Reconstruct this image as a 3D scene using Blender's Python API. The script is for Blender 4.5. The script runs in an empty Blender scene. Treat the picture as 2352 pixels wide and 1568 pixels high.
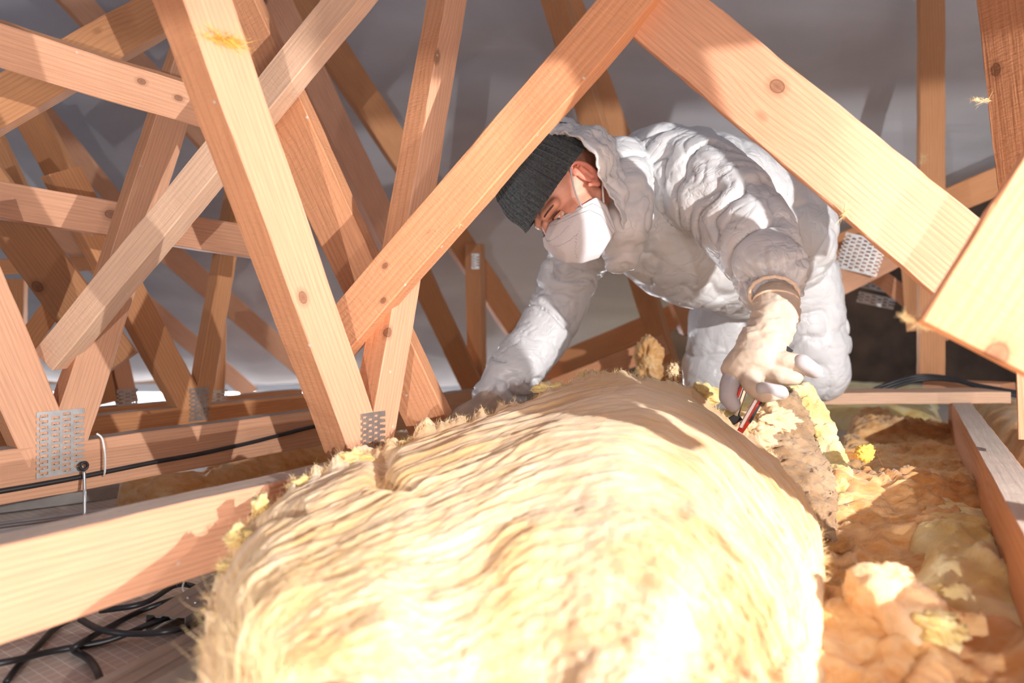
import bpy, bmesh, math, random
import numpy as np
from mathutils import Vector, Matrix, noise as mn

# ------------------------------------------------------------------ camera, world, lights
SC = bpy.context.scene
COL = SC.collection
W, Hh = 2352, 1568
F = 1437.0                 # focal length in pixels (22 mm on 36 mm)
HY = 765.0                 # horizon row
CH = 0.42                  # camera height over the ceiling sheet
cam_d = bpy.data.cameras.new('camera')
cam = bpy.data.objects.new('camera', cam_d)
COL.objects.link(cam)
cam_d.sensor_width = 36.0
cam_d.lens = F * 36.0 / W
cam.location = (0, 0, CH)
cam.rotation_euler = (math.radians(90), 0, 0)
cam_d.shift_y = -(Hh / 2 - HY) / W
cam_d.clip_start = 0.02
cam_d.dof.use_dof = True
cam_d.dof.focus_distance = 1.12
cam_d.dof.aperture_fstop = 2.6
SC.camera = cam

wd = bpy.data.worlds.new('world')
SC.world = wd
wd.use_nodes = True
bg = wd.node_tree.nodes['Background']
# overcast daylight: bright towards the open eaves at the far end, dim on the other sides
_n = wd.node_tree.nodes; _l = wd.node_tree.links
_tc = _n.new('ShaderNodeTexCoord'); _sx = _n.new('ShaderNodeSeparateXYZ'); _l.new(_tc.outputs['Generated'], _sx.inputs[0])
_mr = _n.new('ShaderNodeMapRange'); _mr.inputs[1].default_value = 0.45; _mr.inputs[2].default_value = 0.75
_mr.inputs[3].default_value = 0.24; _mr.inputs[4].default_value = 0.85
_l.new(_sx.outputs[1], _mr.inputs[0]); _l.new(_mr.outputs[0], bg.inputs[1])
bg.inputs[0].default_value = (0.80, 0.86, 1.0, 1)


def lamp(name, loc, power, size, col=(1, 0.93, 0.86)):
    d = bpy.data.lights.new(name, 'POINT')
    d.energy = power
    d.shadow_soft_size = size
    d.color = col
    o = bpy.data.objects.new(name, d)
    o.location = loc
    COL.objects.link(o)
    return o


lamp('work_lamp_light', (1.00, 0.02, CH + 0.20), 86, 0.008, (1, 0.96, 0.92))
lamp('second_work_lamp_light', (-0.12, -0.62, CH - 0.16), 40, 0.005, (1, 0.96, 0.93))

lamp('camera_side_light', (0.32, 0.04, CH - 0.02), 6, 0.01, (1, 0.97, 0.94))
# overcast daylight entering through the open eaves gap
_ad = bpy.data.lights.new('eaves_daylight', 'AREA'); _ad.shape = 'RECTANGLE'; _ad.size = 7.0; _ad.size_y = 0.05
_ad.energy = 150; _ad.color = (0.86, 0.92, 1.0)
_ao = bpy.data.objects.new('eaves_daylight', _ad); COL.objects.link(_ao)
_ao.location = (-1.6, 4.42, CH - 0.395); _ao.rotation_euler = (math.radians(-102), 0, 0)

SC.view_settings.view_transform = 'Standard'
SC.view_settings.look = 'None'
SC.view_settings.gamma = 1
SC.view_settings.use_curve_mapping = False
SC.view_settings.exposure = 0.44

# ------------------------------------------------------------------ helpers
rng = np.random.default_rng(5)


def P(x, y, d):
    return Vector(((x - W / 2) / F * d, d, CH + (HY - y) / F * d))


def tag(o, label=None, cat=None, group=None, kind=None):
    if label: o['label'] = label
    if cat: o['category'] = cat
    if group: o['group'] = group
    if kind: o['kind'] = kind
    return o


def empty(name, loc, label, cat, group=None):
    o = bpy.data.objects.new(name, None)
    o.location = loc
    o.empty_display_size = 0.05
    COL.objects.link(o)
    return tag(o, label, cat, group)


def link(name, me, mat, parent=None, mw=None, smooth=False):
    o = bpy.data.objects.new(name, me)
    COL.objects.link(o)
    if mat: me.materials.append(mat)
    if parent is not None:
        o.parent = parent
        if mw is None: mw = Matrix.Identity(4)
        o.matrix_parent_inverse = Matrix.Identity(4)
        o.matrix_basis = Matrix.Translation(parent.location).inverted() @ mw if parent.parent is None else mw
    elif mw is not None:
        o.matrix_world = mw
    if smooth and len(me.polygons):
        me.polygons.foreach_set('use_smooth', [True] * len(me.polygons))
    return o


def mesh(verts, faces, name='m'):
    me = bpy.data.meshes.new(name)
    me.from_pydata([tuple(map(float, v)) for v in verts], [], faces)
    me.update()
    return me


def recalc(me):
    b = bmesh.new(); b.from_mesh(me)
    bmesh.ops.recalc_face_normals(b, faces=b.faces)
    b.to_mesh(me); b.free()
    return me


# vectorised value noise
def _hash(ix, iy, iz, seed):
    n = (ix * 374761393 + iy * 668265263 + iz * 2147483647 + seed * 974634777) & 0xFFFFFFFF
    n = ((n ^ (n >> 13)) * 1274126177) & 0xFFFFFFFF
    n = n ^ (n >> 16)
    return (n & 0xFFFFFF) / float(0xFFFFFF)


def vnoise(p, seed=0):
    p = np.asarray(p, dtype=np.float64)
    i = np.floor(p).astype(np.int64)
    f = p - i
    f = f * f * f * (f * (f * 6 - 15) + 10)
    r = 0
    for dx in (0, 1):
        for dy in (0, 1):
            for dz in (0, 1):
                w = (f[:, 0] if dx else 1 - f[:, 0]) * (f[:, 1] if dy else 1 - f[:, 1]) * (f[:, 2] if dz else 1 - f[:, 2])
                r = r + w * _hash(i[:, 0] + dx, i[:, 1] + dy, i[:, 2] + dz, seed)
    return r * 2 - 1


def fbm(p, oct=4, seed=0, gain=0.5):
    r = 0; a = 1.0; p = np.asarray(p, dtype=np.float64).copy()
    for k in range(oct):
        r = r + a * vnoise(p, seed + k * 17)
        p = p * 2.03 + 5.3; a *= gain
    return r


# ------------------------------------------------------------------ materials
def mat_new(name):
    m = bpy.data.materials.new(name)
    m.use_nodes = True
    nt = m.node_tree
    return m, nt, nt.nodes, nt.links, nt.nodes['Principled BSDF']


def N(nodes, t, **kw):
    n = nodes.new(t)
    for k, v in kw.items(): setattr(n, k, v)
    return n


def ramp(nodes, stops):
    r = nodes.new('ShaderNodeValToRGB')
    e = r.color_ramp.elements
    while len(e) < len(stops): e.new(0.5)
    for k, (p_, c) in enumerate(stops):
        e[k].position = p_
        e[k].color = (c, c, c, 1) if isinstance(c, (int, float)) else (*c, 1)
    return r


def mixc(nodes, links, fac, a, b, mode='MIX'):
    m = nodes.new('ShaderNodeMix'); m.data_type = 'RGBA'; m.blend_type = mode
    for sock, v in ((0, fac), (6, a), (7, b)):
        if isinstance(v, (int, float)): m.inputs[sock].default_value = v
        elif isinstance(v, tuple): m.inputs[sock].default_value = (*v, 1)
        else: links.new(v, m.inputs[sock])
    return m.outputs[2]


def mth(nodes, links, op, a, b=0.0, c=None):
    m = nodes.new('ShaderNodeMath'); m.operation = op
    for i, v in enumerate((a, b) if c is None else (a, b, c)):
        if isinstance(v, (int, float)): m.inputs[i].default_value = v
        else: links.new(v, m.inputs[i])
    return m.outputs[0]


def wood(name, light, dark, rough_saw=0.4, ring=1.0, fleck=0.5):
    m, nt, nd, lk, bs = mat_new(name)
    tc = N(nd, 'ShaderNodeTexCoord'); oi = N(nd, 'ShaderNodeObjectInfo')
    off = N(nd, 'ShaderNodeVectorMath', operation='SCALE'); off.inputs[0].default_value = (7.1, 0.35, 0.22)
    lk.new(oi.outputs['Random'], off.inputs[3])
    ad = N(nd, 'ShaderNodeVectorMath', operation='ADD')
    lk.new(tc.outputs['Object'], ad.inputs[0]); lk.new(off.outputs[0], ad.inputs[1])
    # knots
    mpk = N(nd, 'ShaderNodeMapping'); mpk.inputs['Scale'].default_value = (3.0, 5.5, 5.5)
    lk.new(ad.outputs[0], mpk.inputs[0])
    vk = N(nd, 'ShaderNodeTexVoronoi'); vk.inputs['Scale'].default_value = 1.0
    lk.new(mpk.outputs[0], vk.inputs['Vector'])
    knot = ramp(nd, [(0.0, 1.0), (0.055, 0.85), (0.075, 0.0)])
    lk.new(vk.outputs['Distance'], knot.inputs[0])
    halo = ramp(nd, [(0.0, 1.0), (0.28, 0.0)])
    lk.new(vk.outputs['Distance'], halo.inputs[0])
    # growth rings stretched along the length
    mp = N(nd, 'ShaderNodeMapping'); mp.inputs['Scale'].default_value = (0.8, 14, 14)
    lk.new(ad.outputs[0], mp.inputs[0])
    nz = N(nd, 'ShaderNodeTexNoise'); nz.inputs['Scale'].default_value = 1.0; nz.inputs['Detail'].default_value = 1.5
    lk.new(mp.outputs[0], nz.inputs['Vector'])
    sx = N(nd, 'ShaderNodeSeparateXYZ'); lk.new(ad.outputs[0], sx.inputs[0])
    y2 = mth(nd, lk, 'ADD', sx.outputs[1], mth(nd, lk, 'MULTIPLY', sx.outputs[2], 0.7))
    ph = mth(nd, lk, 'ADD', mth(nd, lk, 'MULTIPLY', y2, 900 * ring), mth(nd, lk, 'MULTIPLY', nz.outputs['Fac'], 34 * ring))
    ph = mth(nd, lk, 'ADD', ph, mth(nd, lk, 'MULTIPLY', halo.outputs[0], 11.0))
    sn = mth(nd, lk, 'MULTIPLY_ADD', mth(nd, lk, 'SINE', ph), 0.5, 0.5)
    rr = ramp(nd, [(0.0, 0.0), (0.55, 0.12), (0.92, 0.9), (1.0, 1.0)])
    lk.new(sn, rr.inputs[0])
    # fibre streaks
    mf = N(nd, 'ShaderNodeMapping'); mf.inputs['Scale'].default_value = (14, 420, 420)
    lk.new(ad.outputs[0], mf.inputs[0])
    fn = N(nd, 'ShaderNodeTexNoise'); fn.inputs['Scale'].default_value = 1.0; fn.inputs['Detail'].default_value = 3
    lk.new(mf.outputs[0], fn.inputs['Vector'])
    big = N(nd, 'ShaderNodeTexNoise'); big.inputs['Scale'].default_value = 3.0; big.inputs['Detail'].default_value = 3
    mb = N(nd, 'ShaderNodeMapping'); mb.inputs['Scale'].default_value = (0.7, 4, 4)
    lk.new(ad.outputs[0], mb.inputs[0]); lk.new(mb.outputs[0], big.inputs['Vector'])
    c = mixc(nd, lk, mth(nd, lk, 'MULTIPLY', rr.outputs[0], 0.36), light, dark)
    bf = ramp(nd, [(0.35, 0.0), (0.7, 0.55)]); lk.new(big.outputs['Fac'], bf.inputs[0])
    c = mixc(nd, lk, bf.outputs[0], c, tuple(0.5 * a + 0.5 * b for a, b in zip(light, dark)))
    fr = ramp(nd, [(0.3, 0.82), (0.7, 1.08)]); lk.new(fn.outputs['Fac'], fr.inputs[0])
    c = mixc(nd, lk, 0.7, c, fr.outputs[0], 'MULTIPLY')
    c = mixc(nd, lk, mth(nd, lk, 'MULTIPLY', halo.outputs[0], 0.25), c, dark)
    c = mixc(nd, lk, mth(nd, lk, 'MULTIPLY', knot.outputs[0], 0.75), c, (0.12, 0.045, 0.02))
    for kk in ('a', 'b'):
        at = N(nd, 'ShaderNodeAttribute', attribute_type='OBJECT', attribute_name='knot_' + kk)
        ar = N(nd, 'ShaderNodeAttribute', attribute_type='OBJECT', attribute_name='knot_size_' + kk)
        sb = N(nd, 'ShaderNodeVectorMath', operation='SUBTRACT'); lk.new(tc.outputs['Object'], sb.inputs[0]); lk.new(at.outputs['Vector'], sb.inputs[1])
        ml = N(nd, 'ShaderNodeVectorMath', operation='MULTIPLY'); lk.new(sb.outputs[0], ml.inputs[0]); ml.inputs[1].default_value = (0.75, 1, 0.5)
        ln_ = N(nd, 'ShaderNodeVectorMath', operation='LENGTH'); lk.new(ml.outputs[0], ln_.inputs[0])
        dd = mth(nd, lk, 'DIVIDE', ln_.outputs['Value'], mth(nd, lk, 'ADD', ar.outputs['Fac'], 0.00001))
        kr = ramp(nd, [(0.0, 0.85), (0.40, 0.7), (0.47, 1.0), (0.53, 0.35), (1.0, 0.0)])
        lk.new(mth(nd, lk, 'MULTIPLY', dd, 0.5), kr.inputs[0])
        c = mixc(nd, lk, mth(nd, lk, 'MULTIPLY', kr.outputs[0], 0.9), c, (0.13, 0.05, 0.025))
    # plaster flecks
    vf = N(nd, 'ShaderNodeTexVoronoi'); vf.inputs['Scale'].default_value = 26.0; vf.inputs['Randomness'].default_value = 1
    lk.new(ad.outputs[0], vf.inputs['Vector'])
    ff = ramp(nd, [(0.0, 1.0), (0.05, 0.9), (0.075, 0.0)]); lk.new(vf.outputs['Distance'], ff.inputs[0])
    sc_ = N(nd, 'ShaderNodeSeparateColor'); lk.new(vf.outputs['Color'], sc_.inputs[0])
    gate = mth(nd, lk, 'GREATER_THAN', sc_.outputs[0], 0.55)
    c = mixc(nd, lk, mth(nd, lk, 'MULTIPLY', mth(nd, lk, 'MULTIPLY', ff.outputs[0], gate), fleck), c, (0.62, 0.62, 0.60))
    # per-board brightness
    br = mth(nd, lk, 'MULTIPLY_ADD', oi.outputs['Random'], 0.22, 0.88)
    cb = N(nd, 'ShaderNodeCombineColor')
    for k in range(3): lk.new(br, cb.inputs[k])
    c = mixc(nd, lk, 1.0, c, cb.outputs[0], 'MULTIPLY')
    lk.new(c, bs.inputs['Base Color'])
    bs.inputs['Roughness'].default_value = 0.62
    bs.inputs['Specular IOR Level'].default_value = 0.25
    # bump: fibre + saw marks across
    ms = N(nd, 'ShaderNodeMapping'); ms.inputs['Scale'].default_value = (260, 60, 60); ms.inputs['Rotation'].default_value = (0, 0, 0.5)
    lk.new(ad.outputs[0], ms.inputs[0])
    s_ = N(nd, 'ShaderNodeTexNoise'); s_.inputs['Scale'].default_value = 1.0; s_.inputs['Detail'].default_value = 4
    lk.new(ms.outputs[0], s_.inputs['Vector'])
    hgt = mth(nd, lk, 'ADD', mth(nd, lk, 'MULTIPLY', s_.outputs['Fac'], rough_saw), mth(nd, lk, 'MULTIPLY', fn.outputs['Fac'], 0.6))
    hgt = mth(nd, lk, 'ADD', hgt, mth(nd, lk, 'MULTIPLY', rr.outputs[0], -0.15))
    bp = N(nd, 'ShaderNodeBump'); bp.inputs['Strength'].default_value = 0.55; bp.inputs['Distance'].default_value = 0.0015
    lk.new(hgt, bp.inputs['Height']); lk.new(bp.outputs[0], bs.inputs['Normal'])
    return m


M = {}
M['pine'] = wood('pine_planed', (0.69, 0.39, 0.25), (0.52, 0.235, 0.125), 0.25)
M['rough'] = wood('pine_rough_sawn', (0.70, 0.345, 0.185), (0.50, 0.20, 0.09), 1.6, 0.7, 0.9)
M['dark'] = wood('pine_aged', (0.60, 0.30, 0.145), (0.40, 0.16, 0.065), 0.4, 0.8, 0.3)
M['dust'] = wood('dusty_sawn_top', (0.50, 0.42, 0.37), (0.42, 0.34, 0.29), 1.6, 0.6, 0.3)
M['grey'] = wood('pine_weathered', (0.66, 0.44, 0.31), (0.54, 0.33, 0.21), 1.0, 0.8, 0.5)


def membrane_mat():
    m, nt, nd, lk, bs = mat_new('roof_underlay')
    tc = N(nd, 'ShaderNodeTexCoord')
    n = N(nd, 'ShaderNodeTexNoise'); n.inputs['Scale'].default_value = 1.6; n.inputs['Detail'].default_value = 5; n.inputs['Distortion'].default_value = 0.6
    mp = N(nd, 'ShaderNodeMapping'); mp.inputs['Scale'].default_value = (1, 3, 3)
    lk.new(tc.outputs['Object'], mp.inputs[0]); lk.new(mp.outputs[0], n.inputs['Vector'])
    r = ramp(nd, [(0.3, (0.44, 0.46, 0.52)), (0.7, (0.53, 0.555, 0.62))]); lk.new(n.outputs['Fac'], r.inputs[0])
    lk.new(r.outputs[0], bs.inputs['Base Color'])
    bs.inputs['Roughness'].default_value = 0.55
    bp = N(nd, 'ShaderNodeBump'); bp.inputs['Strength'].default_value = 0.5; bp.inputs['Distance'].default_value = 0.03
    lk.new(n.outputs['Fac'], bp.inputs['Height']); lk.new(bp.outputs[0], bs.inputs['Normal'])
    return m


M['membrane'] = membrane_mat()


def simple(name, col, rough=0.5, metal=0.0, spec=0.5, bump=None, var=0.0, scale=40):
    m, nt, nd, lk, bs = mat_new(name)
    bs.inputs['Roughness'].default_value = rough
    bs.inputs['Metallic'].default_value = metal
    bs.inputs['Specular IOR Level'].default_value = spec
    tc = N(nd, 'ShaderNodeTexCoord')
    n = N(nd, 'ShaderNodeTexNoise'); n.inputs['Scale'].default_value = scale; n.inputs['Detail'].default_value = 4
    lk.new(tc.outputs['Object'], n.inputs['Vector'])
    r = ramp(nd, [(0.3, tuple(c * (1 - var) for c in col)), (0.7, tuple(min(1, c * (1 + var)) for c in col))])
    lk.new(n.outputs['Fac'], r.inputs[0]); lk.new(r.outputs[0], bs.inputs['Base Color'])
    if bump:
        bp = N(nd, 'ShaderNodeBump'); bp.inputs['Strength'].default_value = 0.6; bp.inputs['Distance'].default_value = bump
        lk.new(n.outputs['Fac'], bp.inputs['Height']); lk.new(bp.outputs[0], bs.inputs['Normal'])
    return m


M['steel'] = simple('galvanised_steel', (0.50, 0.52, 0.54), 0.38, 0.9, var=0.15, scale=60)
M['profile'] = simple('zinc_profile', (0.42, 0.41, 0.40), 0.42, 0.85, var=0.12, scale=20)
M['cable'] = simple('black_cable', (0.018, 0.018, 0.022), 0.4, var=0.2)
M['tie'] = simple('white_plastic', (0.75, 0.75, 0.74), 0.4, var=0.05)
M['fascia'] = simple('pale_fascia', (0.62, 0.60, 0.50), 0.6, var=0.1, scale=5)
M['shade_brown'] = simple('painted_shade', (0.10, 0.06, 0.04), 0.8, var=0.4, scale=4)  # dark brown that stands for unlit space
M['skin'] = simple('skin', (0.72, 0.36, 0.26), 0.45, var=0.12, scale=60, bump=0.0006)
M['skin'].node_tree.nodes['Principled BSDF'].inputs['Subsurface Weight'].default_value = 0.15
M['skin'].node_tree.nodes['Principled BSDF'].inputs['Subsurface Scale'].default_value = 0.006
M['ear'] = simple('ear_skin', (0.78, 0.30, 0.22), 0.45, var=0.12, scale=60)
M['lip'] = simple('brow_hair', (0.09, 0.05, 0.03), 0.8, var=0.3)
M['eyew'] = simple('eye_white', (0.72, 0.68, 0.65), 0.2, var=0.02)
M['iris'] = simple('iris', (0.10, 0.12, 0.14), 0.15, var=0.3, scale=900)
M['mask'] = simple('mask_fleece', (0.66, 0.66, 0.70), 0.75, var=0.03, scale=300, bump=0.0004)
M['stitch'] = simple('mask_weld', (0.42, 0.42, 0.48), 0.8, var=0.1)
M['glove'] = simple('cream_glove', (0.56, 0.46, 0.37), 0.85, var=0.14, scale=28, bump=0.0015)
M['gloveg'] = simple('grey_glove_palm', (0.46, 0.44, 0.46), 0.8, var=0.12, scale=40, bump=0.001)
M['red'] = simple('red_paint', (0.75, 0.04, 0.025), 0.35, var=0.05)
M['black'] = simple('black_rubber', (0.02, 0.02, 0.022), 0.5, var=0.2)
M['chrome'] = simple('brushed_chrome', (0.72, 0.72, 0.74), 0.22, 1.0, var=0.05)
M['cuff'] = simple('elastic_hem', (0.78, 0.62, 0.48), 0.8, var=0.1, scale=200)
M['wire'] = simple('hanger_wire', (0.55, 0.57, 0.58), 0.35, 0.8, var=0.1)


def suit_mat():
    m, nt, nd, lk, bs = mat_new('white_coverall')
    tc = N(nd, 'ShaderNodeTexCoord')
    n = N(nd, 'ShaderNodeTexNoise'); n.inputs['Scale'].default_value = 9; n.inputs['Detail'].default_value = 3; n.inputs['Distortion'].default_value = 1.2
    lk.new(tc.outputs['Object'], n.inputs['Vector'])
    v = N(nd, 'ShaderNodeTexVoronoi', feature='DISTANCE_TO_EDGE'); v.inputs['Scale'].default_value = 11
    mx = N(nd, 'ShaderNodeVectorMath', operation='ADD')
    ms = N(nd, 'ShaderNodeVectorMath', operation='SCALE'); ms.inputs[3].default_value = 0.25
    lk.new(n.outputs['Color'], ms.inputs[0]); lk.new(tc.outputs['Object'], mx.inputs[0]); lk.new(ms.outputs[0], mx.inputs[1])
    lk.new(mx.outputs[0], v.inputs['Vector'])
    r = ramp(nd, [(0.0, 0.0), (0.10, 0.8), (0.3, 1.0)]); lk.new(v.outputs['Distance'], r.inputs[0])
    h = mth(nd, lk, 'ADD', mth(nd, lk, 'MULTIPLY', r.outputs[0], 0.35), n.outputs['Fac'])
    c = ramp(nd, [(0.3, (0.60, 0.61, 0.635)), (0.7, (0.68, 0.69, 0.71))]); lk.new(n.outputs['Fac'], c.inputs[0])
    lk.new(c.outputs[0], bs.inputs['Base Color'])
    bs.inputs['Roughness'].default_value = 0.38
    bs.inputs['Specular IOR Level'].default_value = 0.5
    bp = N(nd, 'ShaderNodeBump'); bp.inputs['Strength'].default_value = 0.35; bp.inputs['Distance'].default_value = 0.007
    lk.new(h, bp.inputs['Height']); lk.new(bp.outputs[0], bs.inputs['Normal'])
    return m


M['suit'] = suit_mat()


def knit_mat():
    m, nt, nd, lk, bs = mat_new('grey_knit')
    tc = N(nd, 'ShaderNodeTexCoord')
    n = N(nd, 'ShaderNodeTexNoise'); n.inputs['Scale'].default_value = 260; n.inputs['Detail'].default_value = 3
    lk.new(tc.outputs['Object'], n.inputs['Vector'])
    r = ramp(nd, [(0.3, (0.020, 0.026, 0.033)), (0.72, (0.075, 0.09, 0.10))]); lk.new(n.outputs['Fac'], r.inputs[0])
    lk.new(r.outputs[0], bs.inputs['Base Color'])
    bs.inputs['Roughness'].default_value = 0.95
    bs.inputs['Sheen Weight'].default_value = 0.3
    bp = N(nd, 'ShaderNodeBump'); bp.inputs['Strength'].default_value = 0.8; bp.inputs['Distance'].default_value = 0.0015
    lk.new(n.outputs['Fac'], bp.inputs['Height']); lk.new(bp.outputs[0], bs.inputs['Normal'])
    return m


M['knit'] = knit_mat()


def wool_mat(name, stops, uv=True, sx=3.0, sy=60.0, bump=0.005, sss=0.0, big=3.0):
    m, nt, nd, lk, bs = mat_new(name)
    tc = N(nd, 'ShaderNodeTexCoord')
    src = tc.outputs['UV'] if uv else tc.outputs['Object']
    ds = N(nd, 'ShaderNodeTexNoise'); ds.inputs['Scale'].default_value = 6; ds.inputs['Detail'].default_value = 2
    lk.new(src, ds.inputs['Vector'])
    s1 = N(nd, 'ShaderNodeVectorMath', operation='SCALE'); s1.inputs[3].default_value = 0.03
    lk.new(ds.outputs['Color'], s1.inputs[0])
    a1 = N(nd, 'ShaderNodeVectorMath', operation='ADD'); lk.new(src, a1.inputs[0]); lk.new(s1.outputs[0], a1.inputs[1])
    mp = N(nd, 'ShaderNodeMapping'); mp.inputs['Scale'].default_value = (sx, sy, sy)
    lk.new(a1.outputs[0], mp.inputs[0])
    n1 = N(nd, 'ShaderNodeTexNoise'); n1.inputs['Scale'].default_value = 1; n1.inputs['Detail'].default_value = 6; n1.inputs['Roughness'].default_value = 0.62
    lk.new(mp.outputs[0], n1.inputs['Vector'])
    n2 = N(nd, 'ShaderNodeTexNoise'); n2.inputs['Scale'].default_value = big; n2.inputs['Detail'].default_value = 4
    lk.new(a1.outputs[0], n2.inputs['Vector'])
    n3 = N(nd, 'ShaderNodeTexNoise'); n3.inputs['Scale'].default_value = 420; n3.inputs['Detail'].default_value = 2
    lk.new(tc.outputs['Object'], n3.inputs['Vector'])
    f = mth(nd, lk, 'ADD', mth(nd, lk, 'MULTIPLY', n1.outputs['Fac'], 0.5), mth(nd, lk, 'MULTIPLY', n2.outputs['Fac'], 0.5))
    r = ramp(nd, stops); lk.new(f, r.inputs[0])
    lk.new(r.outputs[0], bs.inputs['Base Color'])
    bs.inputs['Roughness'].default_value = 0.95
    bs.inputs['Specular IOR Level'].default_value = 0.1
    bs.inputs['Sheen Weight'].default_value = 0.25
    if sss:
        bs.inputs['Subsurface Weight'].default_value = sss
        bs.inputs['Subsurface Radius'].default_value = (1.0, 0.6, 0.25)
        bs.inputs['Subsurface Scale'].default_value = 0.02
    h = mth(nd, lk, 'ADD', n1.outputs['Fac'], mth(nd, lk, 'MULTIPLY', n3.outputs['Fac'], 0.12))
    bp = N(nd, 'ShaderNodeBump'); bp.inputs['Strength'].default_value = 0.6; bp.inputs['Distance'].default_value = bump
    lk.new(h, bp.inputs['Height']); lk.new(bp.outputs[0], bs.inputs['Normal'])
    return m


M['wool'] = wool_mat('glass_wool_cream', [(0.30, (0.56, 0.28, 0.10)), (0.42, (0.76, 0.49, 0.24)), (0.52, (0.83, 0.62, 0.40)), (0.68, (0.87, 0.73, 0.56))], sx=2.2, sy=34, sss=0.2)
M['wool_o'] = wool_mat('glass_wool_amber', [(0.32, (0.50, 0.20, 0.05)), (0.45, (0.72, 0.38, 0.14)), (0.56, (0.82, 0.53, 0.26)), (0.70, (0.88, 0.70, 0.44))], uv=False, sx=18, sy=55, big=6, bump=0.006, sss=0.1)
M['wool_y'] = wool_mat('glass_wool_yellow', [(0.32, (0.62, 0.40, 0.12)), (0.46, (0.80, 0.62, 0.26)), (0.6, (0.88, 0.78, 0.46))], uv=False, sx=16, sy=22, big=14, bump=0.012, sss=0.1)
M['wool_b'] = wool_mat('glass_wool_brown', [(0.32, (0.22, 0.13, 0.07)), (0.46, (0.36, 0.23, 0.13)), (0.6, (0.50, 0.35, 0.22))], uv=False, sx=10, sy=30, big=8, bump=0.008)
M['wool_l'] = wool_mat('glass_wool_peach', [(0.32, (0.70, 0.40, 0.18)), (0.5, (0.80, 0.54, 0.30)), (0.65, (0.86, 0.66, 0.44))], uv=False, sx=20, sy=50, big=9, bump=0.006, sss=0.2)
M['fibre'] = simple('wool_fibre', (0.86, 0.66, 0.36), 0.9, var=0.15, scale=30)
M['fibre_y'] = simple('wool_fibre_golden', (0.80, 0.50, 0.10), 0.9, var=0.2, scale=60)


def sheet_mat():
    m, nt, nd, lk, bs = mat_new('vapour_barrier_grid')
    tc = N(nd, 'ShaderNodeTexCoord')
    rot = N(nd, 'ShaderNodeMapping'); rot.inputs['Rotation'].default_value = (0, 0, math.radians(32)); rot.inputs['Scale'].default_value = (70, 70, 1)
    lk.new(tc.outputs['Object'], rot.inputs[0])
    sp = N(nd, 'ShaderNodeSeparateXYZ'); lk.new(rot.outputs[0], sp.inputs[0])
    lines = []
    for k in (0, 1):
        fr = mth(nd, lk, 'FRACT', sp.outputs[k])
        lines.append(mth(nd, lk, 'LESS_THAN', fr, 0.10))
    ln = mth(nd, lk, 'MAXIMUM', lines[0], lines[1])
    n = N(nd, 'ShaderNodeTexNoise'); n.inputs['Scale'].default_value = 5; n.inputs['Detail'].default_value = 4
    lk.new(tc.outputs['Object'], n.inputs['Vector'])
    r = ramp(nd, [(0.35, (0.50, 0.41, 0.35)), (0.65, (0.64, 0.54, 0.47))]); lk.new(n.outputs['Fac'], r.inputs[0])
    c = mixc(nd, lk, mth(nd, lk, 'MULTIPLY', ln, 0.7), r.outputs[0], (0.85, 0.81, 0.77))
    lk.new(c, bs.inputs['Base Color']); bs.inputs['Roughness'].default_value = 0.45
    return m


M['sheet'] = sheet_mat()

# ------------------------------------------------------------------ board builder
def box_board(L, w, t, seed=0, chip=0.0012, seg=0.03, skew=(0, 0)):
    """front face at z=0, back at z=-t, length along x, slightly chipped arrises. skew cuts the ends."""
    r = np.random.default_rng(seed)
    n = max(2, int(L / seg))
    prof = []
    b = 0.0016
    for (y, z, sy, sz) in ((-w / 2, 0, 1, -1), (w / 2, 0, -1, -1), (w / 2, -t, -1, 1), (-w / 2, -t, 1, 1)):
        prof.append(((y + sy * b, z), (y, z + sz * b)) if (y < 0) == (z == 0) and False else ((y + sy * b, z), (y, z + sz * b)))
    # order ring counter-clockwise
    ring = [prof[0][1], prof[0][0], prof[1][0], prof[1][1], prof[2][1], prof[2][0], prof[3][0], prof[3][1]]
    vs, fs = [], []
    k = len(ring)
    for i in range(n + 1):
        x = -L / 2 + L * i / n
        bow = 0.0006 * math.sin(i * 0.7 + seed)
        for j, (y, z) in enumerate(ring):
            sk = 0
            if i == 0: sk = skew[0] * y / w
            if i == n: sk = skew[1] * y / w
            e = r.normal(0, chip * 0.4) if r.random() > 0.15 else r.normal(0, chip)
            yy = y - math.copysign(abs(e), y) * 0.8
            vs.append((x + sk, yy + bow, z - (abs(e) * 0.3 if z > -t / 2 else -abs(e) * 0.3)))
    for i in range(n):
        for j in range(k):
            a = i * k + j; b2 = i * k + (j + 1) % k
            fs.append((a, b2, b2 + k, a + k))
    fs.append(tuple(range(k)))
    fs.append(tuple(n * k + j for j in reversed(range(k))))
    return recalc(mesh(vs, fs))


def frame(A, B, nrm):
    X = (B - A).normalized()
    Z = (nrm - X * nrm.dot(X)).normalized()
    Y = Z.cross(X)
    m = Matrix((X, Y, Z)).transposed().to_4x4()
    m.translation = (A + B) / 2
    return m


MW = {}


def knots(o, pts):
    mi = MW[o.name].inverted()
    c = mi @ Vector((0, 0, CH))
    for kk, (x, y, r) in zip('ab', pts):
        e = mi @ P(x, y, 1.0)
        d = e - c
        p = c - d * (c.z / d.z)
        o['knot_' + kk] = [p.x, p.y, p.z]
        o['knot_size_' + kk] = float(r)


_seed = [10]


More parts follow.
